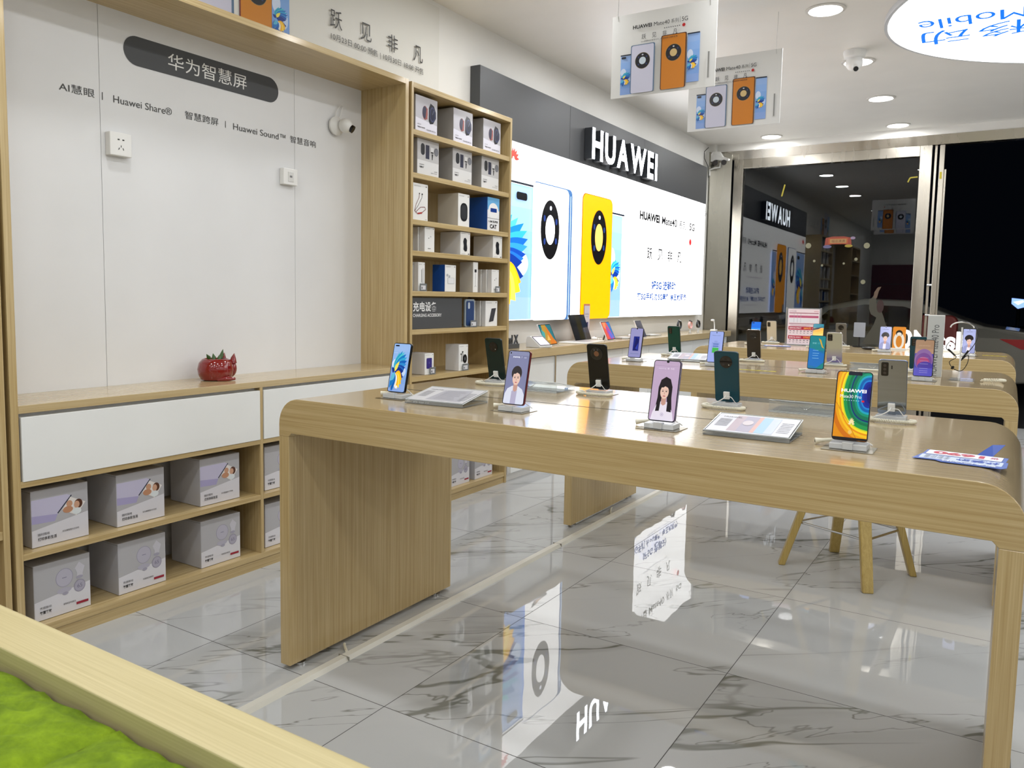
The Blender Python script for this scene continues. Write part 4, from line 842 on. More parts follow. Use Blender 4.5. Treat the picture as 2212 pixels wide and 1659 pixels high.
def stand(label, x, y, z=TZ, turn=0, plate=True):
    """acrylic phone stand; phone rests on its front ledge, cord behind"""
    t = thing('phone_stand', label, 'stand', (x, y, z), (0, 0, pi if turn else 0), group='acrylic phone stands with security cords')
    if plate: B(-.055, .055, -.045, .045, 0, .0009, PLATE).build('base_plate', t)
    m = B(-.04, .04, -.026, .026, .0012, .0145, FROST); m.build('block', t, bevel=.0015)
    m = MB(); m.box(-.011, .011, -.032, -.0262, .002, .019, FROST); m.box(-.011, .011, -.0262, -.012, .0147, .0172, FROST); m.build('front_clip', t, bevel=.001)
    # sensor pad on the phone back and its leads
    a_ = radians(13); up_ = Vector((0, sin(a_), cos(a_))); nb = Vector((0, cos(a_), -sin(a_))); o_ = Vector((0, -.004, .017))
    m = MB(); vs = []
    for dn in (.0052, .013):
        for u, v in ((-.0095, .012), (.0095, .012), (.0095, .036), (-.0095, .036)): vs.append(o_+Vector((u, 0, 0))+up_*v+nb*dn)
    m.add(vs, [(0, 3, 2, 1), (4, 5, 6, 7), (0, 1, 5, 4), (1, 2, 6, 5), (2, 3, 7, 6), (3, 0, 4, 7)], WHITE); m.build('sensor_pad', t, bevel=.0015)
    m = MB(); smooth_tube(m, [(0, .02, .038), (.004, .034, .03), (.022, .036, .018), (.045, .03, .008)], .0016, WHITE, 6); smooth_tube(m, [(-.004, .02, .035), (-.02, .03, .036), (-.03, .028, .024), (-.034, .02, .017)], .0012, WHITE, 6); m.build('lead', t, smooth=True)
    return t
CORD = None
def cord(t, kind):
    """coiled cord as part of a stand: 'loop' lies round the stand's rear, 'tail' peeps out at the left"""
    if kind == 'loop':
        m = coil([(.058, .018, .007), (.062, .05, .0065), (.03, .072, .0065), (-.02, .075, .0065), (-.058, .062, .0065), (-.066, .04, .007)], .0042, .0017, 60)
        m.build('coiled_cord', t, smooth=True)
        m = MB(); smooth_tube(m, [(.045, .03, .008), (.056, .02, .007), (.058, .018, .007)], .003, CREAM); smooth_tube(m, [(-.066, .04, .007), (-.062, .026, .007), (-.05, .02, .006)], .0035, CREAM); m.build('cord_end', t, smooth=True)
    else:
        m = MB(); smooth_tube(m, [(-.02, .03, .012), (-.045, .026, .012), (-.063, .018, .010), (-.074, .012, .0085)], .0045, CREAM); m.tube([(-.064, .017, .010), (-.078, .010, .008)], [.005, .0078], 14, CREAM); m.cyl((-.0778, .0101, .008), (-.0784, .0098, .0079), .0035, 12, BLACK); m.build('cord_end', t, smooth=True)

# --- screens
def sc_flower(a): flower(a, 0, 0, 1, 1); a.rr(.09, .945, .32, .972, .01, '#101828', 0); a.text('HUAWEI', .06, .80, .014, '#dfe8f8', w=.22); emblem(a, .5, .07, .06, '#eef4ff')
def bar(a, c='#0b0c12'): a.ell(.5, .985, .05, .018, c, 0)
def sc_boy(a): person_art(a, 0, 0, 1, .92, '#241c20', '#cdd2e6', '#a7a3c0', '#7579a0'); a.rect(0, .92, 1, 1, '#7d82a6'); a.ell(.09, .965, .035, .017, '#0b0c12', 0); a.text('nova', .22, .875, .03, '#dfe3f2', w=.34, bold=.02); a.text('7', .62, .875, .03, '#c4c9dc', w=.05); a.text('SE', .76, .875, .022, '#c4c9dc', w=.12)
def sc_girl(a): person_art(a, 0, .0, 1, .92, '#1d171d', '#d9d3e4', '#d9d3e4', '#b39dbd', long=True); a.rect(0, .92, 1, 1, '#b29cbb'); a.ell(.52, .99, .055, .02, '#0b0c12', 0); a.text('nova 8 SE', .18, .86, .028, '#d3c6da', w=.62, bold=.02); a.ell(.5, .10, .065, .03, '#b8b0c8'); a.ell(.5, .10, .05, .023, '#cfc8dc'); a.ell(.5, .10, .02, .01, '#a8a0ba')
def sc_swirl(a):
    a.rect(0, 0, 1, 1, '#d2860c')
    def arc(cx, cy, r1, r2_, col, a0=60, a1=300, ry=.62):
        n = 36; pts = [(cx+r2_*cos(radians(a0+(a1-a0)*k/n)), cy+r2_*ry*sin(radians(a0+(a1-a0)*k/n))) for k in range(n+1)]+[(cx+r1*cos(radians(a0+(a1-a0)*(n-k)/n)), cy+r1*ry*sin(radians(a0+(a1-a0)*(n-k)/n))) for k in range(n+1)]
        pts = [(min(max(p[0], 0), 1), min(max(p[1], 0), 1)) for p in pts]; a.poly(pts, col)
    cx, cy = 1.12, .68
    for r, c in ((1.28, '#c46a0a'), (1.16, '#dd9a12'), (1.08, '#e8b81c'), (1.02, '#d8890e'), (.98, '#eed024'), (.93, '#b8c822'), (.90, '#1c8a4a'), (.80, '#0b6a44'), (.74, '#0e7a5e'), (.70, '#12206e'), (.67, '#0d6a50'), (.58, '#118a6a'), (.52, '#1a9ab8'), (.47, '#0c5aa8'), (.40, '#1c7cc8'), (.36, '#142a96'), (.30, '#0c1f86'), (.22, '#101268'), (.12, '#0a0a4a')):
        pts = [(min(max(cx+r*cos(2*pi*k/60), 0), 1), min(max(cy+r*.62*sin(2*pi*k/60)+.03*sin(3*2*pi*k/60), 0), 1)) for k in range(60)]; a.poly(pts, c)
    for k, (o1, c) in enumerate(((0, '#b06008'), (.05, '#e2a22a'), (.1, '#b86a0a'))):
        a.path([(min(max(.0+o1+.12*i, 0), 1), min(max(.55-o1*.8-.07*i-.004*i*i, 0), 1)) for i in range(9)], .008, c)
    a.rr(.31, .955, .72, 1.0, .02, '#14182e', 0)
    a.text('HUAWEI', .14, .70, .05, '#f4f6fa', w=.74, bold=.03); a.text('Mate30 Pro', .12, .615, .047, '#dfe6f0', w=.62)
    for i in range(7): a.rect(.24+.07*i, .575, .27+.07*i, .585, '#9ec4d8', same=i > 0)
    a.rr(.76, .565, .84, .59, .008, '#c8202c'); emblem(a, .52, .235, .085, '#e8d6a4'); a.ell(.5, .115, .055, .03, '#e0b860'); a.rect(0, 0, 1, .035, '#14121a', 0)
def sc_lilac(a): a.rect(0, 0, 1, 1, '#8e8fc4'); a.rect(0, .5, 1, 1, '#9494c6'); a.ell(.5, .985, .06, .02, '#0b0c12', 0); a.rr(.3, .22, .78, .72, .015, '#1a2a86'); a.poly([(.36, .24), (.7, .24), (.74, .6), (.5, .7)], '#101a62'); a.poly([(.5, .3), (.7, .26), (.72, .5)], '#2a3ca8'); a.rect(.15, .1, .85, .14, '#7f86ba')
def sc_batt(a): a.rect(0, 0, 1, 1, '#95a6e6'); a.ell(.5, .965, .04, .018, '#0b0c12', 0); a.text('Huawei nova7', .2, .86, .025, '#3c4878', w=.6); a.rr(.38, .64, .62, .70, .02, '#8798d8'); a.rr(.22, .3, .8, .64, .03, '#7688cc'); a.rr(.24, .31, .78, .63, .03, '#92a4e4'); [a.rect(.3, .565-.07*i, .72, .61-.07*i, '#5a74b8') for i in range(2)]; a.rr(.28, .30, .74, .47, .02, '#3fae4e')
def sc_teal(a):
    a.rect(0, 0, 1, 1, '#0f6a9c'); a.rect(0, .55, 1, 1, '#127a86'); a.poly([(0, .1), (1, .0), (1, .45), (.3, .6), (0, .62)], '#1668b8'); a.poly([(.5, 0), (1, .0), (1, .2)], '#127a7a')
    a.poly([(.55, .93), (.72, .88), (.85, .7), (.95, .62), (.8, .66), (.66, .82)], '#c09a30'); a.text('荣耀', .18, .75, .05, '#7cc4cc', w=.26); a.text('30S', .5, .75, .05, '#4aa4b4', w=.2)
    for i, v in enumerate((.55, .46, .39, .31)): a.rect(.25, v, .6+.06*(i % 2), v+.012, '#7cbce0', same=i > 0)
def sc_purple(a):
    a.rect(0, 0, 1, 1, '#3c3a9c'); a.rect(0, .75, 1, 1, '#9a7a60'); a.rect(0, .62, 1, .75, '#a48068'); a.ell(.5, .45, .5, .3, '#7c5a94', n=36); a.ell(.5, .40, .44, .24, '#6a3f86', n=36); a.ell(.48, .36, .34, .17, '#a03a6a'); a.ell(.6, .26, .42, .14, '#3f2f94'); a.rect(0, 0, 1, .22, '#4a46b0'); a.ell(.5, .985, .05, .015, '#0b0c12', 0)
    a.text('HUAWEI', .2, .83, .02, '#c4a890', w=.6)
    for v in (.5, .41, .33, .2, .14, .09): a.rect(.3, v, .75, v+.007, '#a49cc8', same=v < .5)
def sc_ukr(a): a.rect(0, 0, 1, 1, '#e6d420'); a.poly([(0, .42), (.6, .3), (1, .28), (1, 1), (0, 1)], '#2f86dc'); a.rect(0, .7, 1, 1, '#1c66d0'); a.ell(.5, .55, .22, .08, '#1a4a90'); a.poly([(0, .45), (.4, .6), (.9, .35), (.5, .32)], '#78b8e0'); a.rr(.06, .93, .3, .97, .02, '#101828', 0)
def sc_sunset(a):
    a.rect(0, 0, 1, 1, '#e0a060'); a.rect(0, .82, 1, 1, '#1c7890'); a.poly([(0, .8), (.6, .84), (1, .9), (.5, .76), (0, .7)], '#101828')
    for i, c in enumerate(('#d9a23a', '#e8b24a', '#f0c468', '#eaa878', '#d89a9a', '#b488a8')): a.poly([(0, .7-.1*i), (.5, .74-.11*i), (1, .82-.12*i), (1, .68-.12*i), (.5, .62-.11*i), (0, .58-.1*i)], c)
def sc_youth(a): person_art(a, 0, 0, 1, .9, '#1c1418', '#8a90bc', '#d8d4e6', '#9ea6d4', curly=True); a.rect(0, .9, 1, 1, '#9ea6d4'); a.text('HUAWEI', .28, .875, .024, '#3c4468', w=.46); a.ell(.5, .97, .04, .015, '#0b0c12', 0)

# --- backs
def bk_ring(col_in='#7a5238', gold=True):
    def f_(t, w_, h, yb):
        mm = MB(); mm.cyl((0, yb, h*.80), (0, yb+.0022, h*.80), .0225, 36, pm('lens_ring', '#2b2b2e', .15)); mm.cyl((0, yb+.0021, h*.80), (0, yb+.0027, h*.80), .0208, 36, pm('lens_glass_black', '#08080a', .05)); mm.cyl((0, yb+.0026, h*.80), (0, yb+.003, h*.80), .0095, 28, pm('lens_centre_'+col_in.strip('#'), col_in, .3))
        cam_ = mm.build('camera_module', t, smooth=True)
        for an in (60, 110):
            x_, z_ = .015*cos(radians(an)), h*.80+.015*sin(radians(an)); q_ = MB(); q_.cyl((x_, yb+.0026, z_), (x_, yb+.003, z_), .003, 14, pm('lens_dot', '#4a4a52', .1)); q_.build('lens', cam_)
        a = Art(); a.text('HUAWEI', 0, .0, .003, '#8a867a', w=.018, al='c'); a.build('back_lettering', t, (0, yb+.0001, h*.22), (-1, 0, 0), (0, 0, 1))
    return f_
def bk_round(lab=False, dotcol='#c8c8b8'):
    def f_(t, w_, h, yb):
        mm = MB(); mm.cyl((0, yb, h*.80), (0, yb+.0015, h*.80), .0195, 36, pm('lens_glass_black', '#08080a', .05)); cam_ = mm.build('camera_module', t, smooth=True)
        for x_, z_ in ((.008, -.008), (-.008, -.008), (.008, .008), (-.008, .008)):
            q_ = MB(); q_.cyl((x_, yb+.0014, h*.80+z_), (x_, yb+.002, h*.80+z_), .0042, 14, pm('lens_rim', '#1c1c20', .2)); q_.build('lens', cam_)
        q_ = MB(); q_.cyl((-.009, yb+.0014, h*.80-.009), (-.009, yb+.0021, h*.80-.009), .0016, 10, pm('flash_led', dotcol, .3)); q_.build('flash', cam_)
    return f_
def bk_rect(sx=1, wd=.020, ht=.036, slot=False):
    def f_(t, w_, h, yb):
        cx = sx*(w_/2-.0175); cz = h-.027; mm = MB(); mm.prism(rrect(ht, wd, .004, 4, cz, cx), 'y', yb, yb+.0016, pm('lens_glass_black', '#08080a', .05)); cam_ = mm.build('camera_module', t)
        for k in range(3):
            q_ = MB(); q_.cyl((cx, yb+.0015, cz+.011-.011*k), (cx, yb+.0021, cz+.011-.011*k), .0042, 16, pm('lens_rim2', '#3a3430', .15)); q_.build('lens', cam_)
        if slot: MB().prism(rrect(.011, .0035, .0017, 4, cz+.006, cx-.018), 'y', yb, yb+.0004, BLACK).build('flash', t)
    return f_
def rear_mat(name, c, r=.22, metal=0, coat=.0): return pm(name, c, r, metal, coat=coat, spec=.35)
def grad_back():
    m = pm('silver_lilac_glass', '#b9bcb4', .12, .5, coat=.5); nt, L, b = nodes(m); tc = N(nt, 'ShaderNodeTexCoord'); sp = N(nt, 'ShaderNodeSeparateXYZ'); L.new(tc.outputs['Object'], sp.inputs[0])
    cr = N(nt, 'ShaderNodeValToRGB'); mr = N(nt, 'ShaderNodeMapRange'); mr.inputs[2].default_value = .16; L.new(sp.outputs[2], mr.inputs[0]); L.new(mr.outputs[0], cr.inputs[0])
    cr.color_ramp.elements[0].color = lin('#8e84b8'); cr.color_ramp.elements[0].position = .05; cr.color_ramp.elements[1].color = lin('#b4b8ac'); cr.color_ramp.elements[1].position = .5; L.new(cr.outputs[0], b.inputs['Base Color']); return m

FRN = dict(name='smartphone')
# nearest table, front row (screens to the camera)
def put(name, label, x, y, w_, h, th, frame, front=None, back=None, turn=0, slabel='', z=TZ, tail=True, **k):
    s_ = -1 if turn else 1
    st = stand(slabel, x, y, z, turn)
    p = phone(name, label, x, y-.004*s_, z+.0178, w_, h, th, frame, front, back, turn, **k)
    cord(st, 'loop' if turn else 'tail'); return p
PF = 'display phones on stands'
put('smartphone', 'phone with blue and yellow flower wallpaper, leftmost on the nearest table', -1.674, 1.97, .0735, .163, .009, pm('phone_frame_black', '#14161c', .25, .6), sc_flower, slabel='acrylic stand holding the flower wallpaper phone', group=PF)
put('smartphone', 'red-edged phone showing a dark-haired man in a pale shirt', -1.222, 1.965, .0755, .162, .009, pm('phone_frame_red', '#6a1226', .2, .6), sc_boy, slabel='acrylic stand holding the red-edged phone', group=PF)
put('smartphone', 'phone showing a long-haired woman in a white top', -.753, 1.945, .0755, .162, .009, pm('phone_frame_violet', '#8a84a4', .2, .6), sc_girl, slabel='acrylic stand holding the long-haired woman phone', group=PF)
put('smartphone', 'phone with orange, green and blue swirl picture on the nearest table', -.2955, 1.945, .0785, .163, .009, pm('phone_frame_silver', '#b8b4b0', .2, .8), sc_swirl, slabel='acrylic stand holding the orange swirl phone', group=PF)
# nearest table, back row (backs to the camera)
put('smartphone', 'dark green phone seen from behind, back row left on nearest table', -1.655, 2.535, .074, .163, .009, pm('phone_frame_green', '#12201e', .3, .4), None, bk_round(), 1, 'acrylic stand and loose white cord of the dark green phone', backm=rear_mat('dark_green_glass', '#0c2422'), group=PF)
put('smartphone', 'black phone with gold-centred camera ring seen from behind', -1.205, 2.505, .0755, .163, .009, pm('phone_frame_black', '#14161c', .25, .6), None, bk_ring(), 1, 'acrylic stand with coiled cord behind the camera-ring phone', backm=rear_mat('black_glass', '#060807'), group=PF)
put('smartphone', 'teal phone with round dark camera seen from behind', -.738, 2.46, .0765, .165, .009, pm('phone_frame_teal', '#0a3038', .3, .4), None, bk_round(), 1, 'acrylic stand with coiled cord behind the teal phone', backm=rear_mat('teal_glass', '#083e4c', .22), group=PF)
put('smartphone', 'mirror-like grey phone with tall camera block seen from behind', -.272, 2.50, .0755, .163, .009, pm('phone_frame_blue', '#4c5c7c', .2, .8), None, bk_rect(1, .019, .040, True), 1, 'acrylic stand with coiled cord behind the mirror grey phone', backm=pm('mirror_grey_glass', '#8c949e', .08, .9), group=PF)
# middle table
put('smartphone', 'phone with lilac screen and dark blue picture, left on the middle table', -1.70, 3.955, .0745, .163, .009, pm('phone_frame_black', '#14161c', .25, .6), sc_lilac, slabel='acrylic stand of the lilac screen phone', group=PF)
put('smartphone', 'phone with green battery symbol on its pale blue screen', -1.262, 3.955, .0755, .163, .009, pm('phone_frame_black', '#14161c', .25, .6), sc_batt, slabel='acrylic stand of the battery screen phone', group=PF)
put('smartphone', 'phone with teal and blue screen on the middle table', -.765, 3.93, .0755, .162, .009, pm('phone_frame_black', '#14161c', .25, .6), sc_teal, slabel='acrylic stand of the teal screen phone', group=PF)
put('smartphone', 'phone with orange to purple glowing screen beside the tall white sign', -.308, 3.88, .0775, .165, .009, pm('phone_frame_black', '#14161c', .25, .6), sc_purple, slabel='acrylic stand of the orange and purple screen phone', group=PF)
put('smartphone', 'emerald green phone seen from behind, left on the middle table', -1.685, 4.52, .0755, .163, .009, pm('phone_frame_green', '#12201e', .3, .4), None, bk_rect(1, .021, .036), 1, 'acrylic stand and cord of the emerald phone', backm=rear_mat('emerald_glass', '#07463c', .2), group=PF)
put('smartphone', 'dark brown phone seen from behind on the middle table', -1.19, 4.43, .075, .163, .009, pm('phone_frame_bronze', '#8c8478', .2, .8), None, bk_round(), 1, 'acrylic stand and cord of the dark brown phone', backm=rear_mat('brown_glass', '#2a241e', .3), group=PF)
put('smartphone', 'silver to lilac phone seen from behind on the middle table', -.775, 4.46, .0775, .163, .009, pm('phone_frame_silver', '#b8b4b0', .2, .8), None, bk_rect(1, .024, .036), 1, 'acrylic stand and cord of the silver lilac phone', backm=grad_back(), group=PF)
put('smartphone', 'dark teal phone mostly hidden behind the orange and purple screen', -.365, 4.31, .0755, .163, .009, pm('phone_frame_teal', '#0a3038', .3, .4), None, bk_rect(1, .02, .036), 1, 'acrylic stand and cord of the hidden dark teal phone', backm=rear_mat('teal_glass', '#083e4c', .22), group=PF)
# farthest table
put('smartphone', 'phone with blue over yellow wallpaper on the farthest table', -1.625, 6.05, .0755, .163, .009, pm('phone_frame_black', '#14161c', .25, .6), sc_ukr, slabel='acrylic stand of the blue and yellow phone', group=PF)
put('smartphone', 'phone with striped sunset wallpaper beside the price sheet', -1.165, 6.0, .0755, .163, .009, pm('phone_frame_black', '#14161c', .25, .6), sc_sunset, slabel='acrylic stand of the striped wallpaper phone', group=PF)
put('smartphone', 'phone showing a curly-haired youth, left of the orange phone panel', -.715, 5.95, .0745, .160, .009, pm('phone_frame_silver', '#b8b4b0', .2, .8), sc_youth, slabel='acrylic stand of the left curly-haired youth phone', group=PF)
put('smartphone', 'phone showing a curly-haired youth, rightmost on the farthest table', -.215, 5.93, .0755, .163, .009, pm('phone_frame_silver', '#b8b4b0', .2, .8), sc_youth, slabel='acrylic stand of the rightmost youth phone', group=PF)
put('smartphone', 'champagne phone seen from behind, left on the farthest table', -1.60, 6.46, .0755, .163, .009, pm('phone_frame_silver', '#b8b4b0', .2, .8), None, bk_rect(1, .022, .036), 1, 'acrylic stand and cord of the champagne phone', backm=rear_mat('champagne_glass', '#cfc4ac', .2), group=PF)
put('smartphone', 'grey phone seen from behind, right of the price sheet', -1.075, 6.42, .0755, .163, .009, pm('phone_frame_silver', '#b8b4b0', .2, .8), None, bk_round(), 1, 'acrylic stand and cord of the grey phone', backm=rear_mat('warm_grey_glass', '#6a665e', .3), group=PF)

# ------------------------------------------------------------------ price card wedges
def wedge(label, x, y, rz, card=True, z=TZ, plain=False):
    t = thing('price_card_holder', label, 'card holder', (x, y, z), (0, 0, rz), group='slanted acrylic price card holders')
    W_, L_, H_ = .21, .15, .034
    m = MB(); m.box(-W_/2, W_/2, 0, L_, .0005, .0035, ACRYL); m.build('base_plate', t)
    m = MB(); a_ = math.atan2(H_-.008, L_)
    vs = [(-W_/2, 0, .008), (W_/2, 0, .008), (W_/2, L_, H_), (-W_/2, L_, H_), (-W_/2, 0, .0115), (W_/2, 0, .0115), (W_/2, L_, H_+.0035), (-W_/2, L_, H_+.0035)]
    m.add(vs, [(0, 3, 2, 1), (4, 5, 6, 7), (0, 1, 5, 4), (1, 2, 6, 5), (2, 3, 7, 6), (3, 0, 4, 7)], ACRYL); m.build('top_plate', t)
    m = MB(); m.box(-W_/2, W_/2, -.003, 0, .0005, .012, ACRYL); m.build('front_lip', t); B(-W_/2, W_/2, L_-.003, L_-.0005, .0036, H_-.001, ACRYL).build('rear_plate', t)
    m = MB(); m.tube([(-.018+.003*k, L_+.0012, .026-.010*sin(pi*k/12)) for k in range(13)], .0009, 5, CHROME); m.build('finger_notch', t)
    for z0_, y0_ in ((.0005, L_), (.0115, 0), (H_+.0035, L_), (.0036, L_)): B(-W_/2, W_/2, y0_-.0008, y0_+.0008, z0_-.0005, z0_+.0009, EDGE).build('polished_edge', t)
    for sx_ in (-1, 1):
        m = MB(); m.cyl((sx_*W_/2, 0, .0112), (sx_*W_/2, L_, H_+.003), .0010, 6, EDGE); m.build('polished_edge', t)
    if card:
        a = Art(rough=.35); a.rect(.004, .004, W_-.004, L_-.004, '#dcdde6' if not plain else '#c6c6ca')
        if plain: a.poly([(.3*W_, .1*L_), (.9*W_, .1*L_), (.8*W_, .9*L_), (.35*W_, .8*L_)], '#a9a9b2'); [a.rect(.4*W_, (.2+.08*i)*L_, (.75-.03*(i % 3))*W_, (.225+.08*i)*L_, '#8c8c96', same=i > 0) for i in range(8)]
        for k, (c, u0, u1) in enumerate(() if plain else (('#b9a9b4', .25, .36), ('#a9a4b8', .36, .52), ('#d2a9a4', .52, .57), ('#9fc2e2', .57, .68), ('#c2ccde', .68, .78))): a.rect(u0*W_, .012, u1*W_, L_-.012, c)
        a.text('HUAWEI', .09*W_, .78*L_, .008, '#4a4a52', w=.045)
        if not plain: a.ell(.43*W_, .55*L_, .013, .02, '#cfc6cc')
        for i in range(7): a.rect(.07*W_, (.3+.06*i)*L_, .22*W_, (.32+.06*i)*L_, '#8a8a94', same=i > 0)
        for i in range(7): a.rect(.81*W_, (.2+.08*i)*L_, .95*W_, (.22+.08*i)*L_, '#8a8a94', same=i > 0)
        l_ = math.hypot(L_, H_-.008); a.build('price_card', t, (-W_/2, 0, .0119), (1, 0, 0), (0, L_/l_, (H_-.008)/l_))
    return t
wedge('acrylic price holder between the flower phone and the red-edged phone', -1.475, 1.905, radians(4), plain=True)
wedge('acrylic price holder between the woman phone and the swirl phone, blue and pink card', -.53, 1.925, radians(1))
wedge('acrylic price holder seen from behind, left of the camera-ring phone', -1.44, 2.565, pi+radians(2), False)
wedge('acrylic price holder seen from behind, right of the teal phone', -.50, 2.595, pi, False)
wedge('acrylic price holder beyond the woman phone on the middle table', -1.47, 4.13, radians(8), True)
wedge('acrylic price holder behind the mirror grey phone on the middle table', -.56, 4.40, pi, False)

# flyer on the nearest table
def flyer(x, y, z, rz, label, k=1):
    t = thing('price_flyer', label, 'flyer', (x, y, z), (0, 0, rz))
    B(-.08*k, .08*k, -.085*k, -.012*k, .0003, .0012, pm('flyer_blue', '#4a68b8', .4)).build('upper_sheet', t)
    MB().prism([(-.085*k, -.02*k), (.08*k, -.02*k), (.088*k, .05*k), (.045*k, .045*k), (.03*k, .06*k), (-.08*k, .06*k), (-.088*k, .045*k)], 'z', .0013, .0022, pm('flyer_blue', '#4a68b8', .4)).build('lower_sheet', t)
    a = Art(); a.rr(-.072*k, -.078*k, .074*k, -.022*k, .004, '#e9e9f2'); a.rr(-.078*k, -.012*k, .078*k, .038*k, .004, '#c9d6ee')
    a.text('1690', .012*k, -.068*k, .036*k, '#c02848', w=.10*k, al='c', bold=.05); a.text('省', -.066*k, -.062*k, .022*k, '#c02848', w=.018*k)
    a.text('找移动', -.072*k, -.008*k, .034*k, '#2c50b4', w=.08*k, bold=.03)
    for i in range(3): a.text('全新优惠', .02*k, .020*k-.013*k*i, .009*k, '#3a3a4a', w=.05*k)
    a.text('要全屋WIFI', -.07*k, .042*k, .014*k, '#e6ecfa', w=.10*k, bold=.03)
    a.build('lettering', t, (0, 0, .0023), (1, 0, 0), (0, 1, 0)); return t
fy = flyer(-.070, 1.955, TZ, pi+radians(-5), 'blue and white price flyer lying near the table corner, upside down')
m = MB(); m.add([(-.05, -.085, .0012), (-.02, -.084, .0012), (-.045, -.115, .022), (-.07, -.108, .026), (-.05, -.0855, .002), (-.02, -.0845, .002), (-.045, -.1155, .0228), (-.07, -.1085, .0268)], [(0, 3, 2, 1), (4, 5, 6, 7), (0, 1, 5, 4), (1, 2, 6, 5), (2, 3, 7, 6), (3, 0, 4, 7)], pm('flyer_deep_blue', '#1c4aa8', .4)); m.build('folded_flap', fy)
flyer(-1.46, 6.06, TZ, pi+radians(15), 'pale blue price flyer at the foot of the red and white price sheet', 1.1)
# upright price sheet
t = thing('price_sheet_stand', 'tall acrylic stand holding a red and white printed price sheet', 'sign', (-1.335, 6.32, TZ))
B(-.13, .13, -.003, .0, .0, .285, ACRYL).build('front_plate', t); B(-.13, .13, .001, .004, 0, .285, ACRYL).build('rear_plate', t); B(-.13, .13, -.04, .04, 0, .004, ACRYL).build('base_plate', t)
m = MB(); m.box(-.131, -.122, -.006, .006, .004, .288, CHROME); m.box(.122, .131, -.006, .006, .004, .288, CHROME); m.build('edge_rail', t, bevel=.001)
a = Art(); W_, H_ = .232, .272; a.rect(0, 0, W_, H_, '#ead9e0'); a.rect(.01, .238, .225, .243, '#8a1c44'); a.rect(.01, .205, .225, .222, '#b8597c'); a.rect(.01, .158, .225, .162, '#7a1c3c'); a.rect(.012, .168, .224, .2, '#e2e2ea')
for u in (.045, .07, .095): a.rect(u, .168, u+.002, .238, '#a8a8b4')
a.text('5G 手机优惠购', .012, .25, .009, '#8a5a70', w=.05); a.text('4299元', .19, .25, .009, '#c02848', w=.034)
for v, pz in ((.112, '2899'), (.042, '3799')):
    a.rr(.008, v, .222, v+.026, .004, '#b01a3c'); a.text('直降补贴 购机价', .014, v+.007, .012, '#f2e6ea', w=.09, bold=.02); a.text(pz+'元', .12, v+.005, .016, '#f0a850', w=.055, bold=.03); a.text('立即抢购', .18, v+.008, .011, '#f2e6ea', w=.036)
    for i in range(8): a.rect(.016+.026*i, v-.012, .03+.026*i, v-.006, '#7a6a72', same=i > 0)
    for i in range(8): a.rect(.016+.026*i, v-.026, .028+.026*i, v-.022, '#8a7a82', same=i > 0)
for i in range(4): a.rect(.02, .150-.006*i, .2-.03*i, .152-.006*i, '#b890a0', same=i > 0)
a.build('printed_sheet', t, (-.116, -.0036, .006), (1, 0, 0), (0, 0, 1), eps=.00002)

# tall white sign between the tables' phones
t = thing('tall_sign_block', 'tall narrow white sign block with vertical Pro lettering', 'sign', (-.2845, 4.13, TZ))
B(-.034, .034, -.012, .012, .0, .285, WHITE).build('block', t, bevel=.0015)
B(-.034, .034, -.013, -.0121, .004, .281, pm('sign_face_grey', '#c0c4c4', .3)).build('face', t)
a = Art(); a.text('HUAWEI Mate40 Pro', 0, 0, .029, '#55585c', w=.236); a.build('lettering', t, (.014, -.0132, .004), (0, 0, 1), (-1, 0, 0))
# neckband headphones on a display pole
t = thing('earphone_stand', 'slim white pole stand with ring holding neckband earphones', 'stand', (-.175, 4.02, TZ))
m = MB(); m.cyl((0, 0, 0), (0, 0, .235), .0035, 12, WHITE); m.build('pole', t, smooth=True); B(-.035, .06, -.03, .03, 0, .008, ACRYL).build('base', t)
m = MB(); m.tube([(.045*cos(a_)-.0, 0, .245+.04*sin(a_)*.62-.012) for a_ in [pi*k/16 for k in range(17)]], .0028, 8, WHITE); m.build('ring', t, smooth=True)
t = thing('neckband_earphones', 'black neckband earphones hanging from the white pole', 'earphones', (-.175, 4.0, TZ+.05))
m = MB(); smooth_tube(m, [(-.045, 0, .12), (-.055, 0, .09), (-.015, .0, .055), (-.04, 0, .03), (-.02, 0, -.0), (.01, 0, -.005), (.03, 0, .03), (.03, 0, .065), (.005, -.001, .04), (.05, 0, .11), (.062, 0, .16), (.045, 0, .195), (.0, .0, .2125)], .0016, BLACK); m.build('cord', t, smooth=True)
m = MB(); m.tube([(-.048, 0, .088), (-.02, 0, .06)], .004, 8, BLACK); m.tube([(.03, 0, .085), (.008, 0, .045)], .004, 8, BLACK); m.tube([(-.022, 0, .012), (-.03, 0, -.0)], .005, 8, BLACK); m.build('earpiece', t, smooth=True)

# glowing letters on the farthest table, read from the street
t = thing('letter_sign', 'glowing white Mate40 letters facing the street, seen mirrored', 'sign', (-.45, 6.40, TZ))
B(-.26, .26, -.02, .03, 0, .014, pm('sign_base_white', '#eeeeea', .3, emit=.25)).build('base', t, bevel=.001)
letters3d('letter_faces', 'Mate40', .022, pm('letter_white_glow', '#ffffff', .4, emit=1.05), pm('letter_white_glow', '#ffffff', .4), .03, t, (.25, -.008, .014), (-1, 0, 0), (0, 0, 1), .47, .13)
o = t.children[-1]
t = thing('phone_shaped_board', 'orange phone-shaped panel with white surround beside glowing letters', 'display panel', (-.668, 6.33, TZ))
MB().prism(rrect(.165, .085, .01, 5, .083, 0), 'y', -.004, .004, pm('panel_orange', '#d98a2a', .35, emit=.15)).build('panel', t); B(-.05, .05, -.02, .03, 0, .012, WHITE).build('base', t)
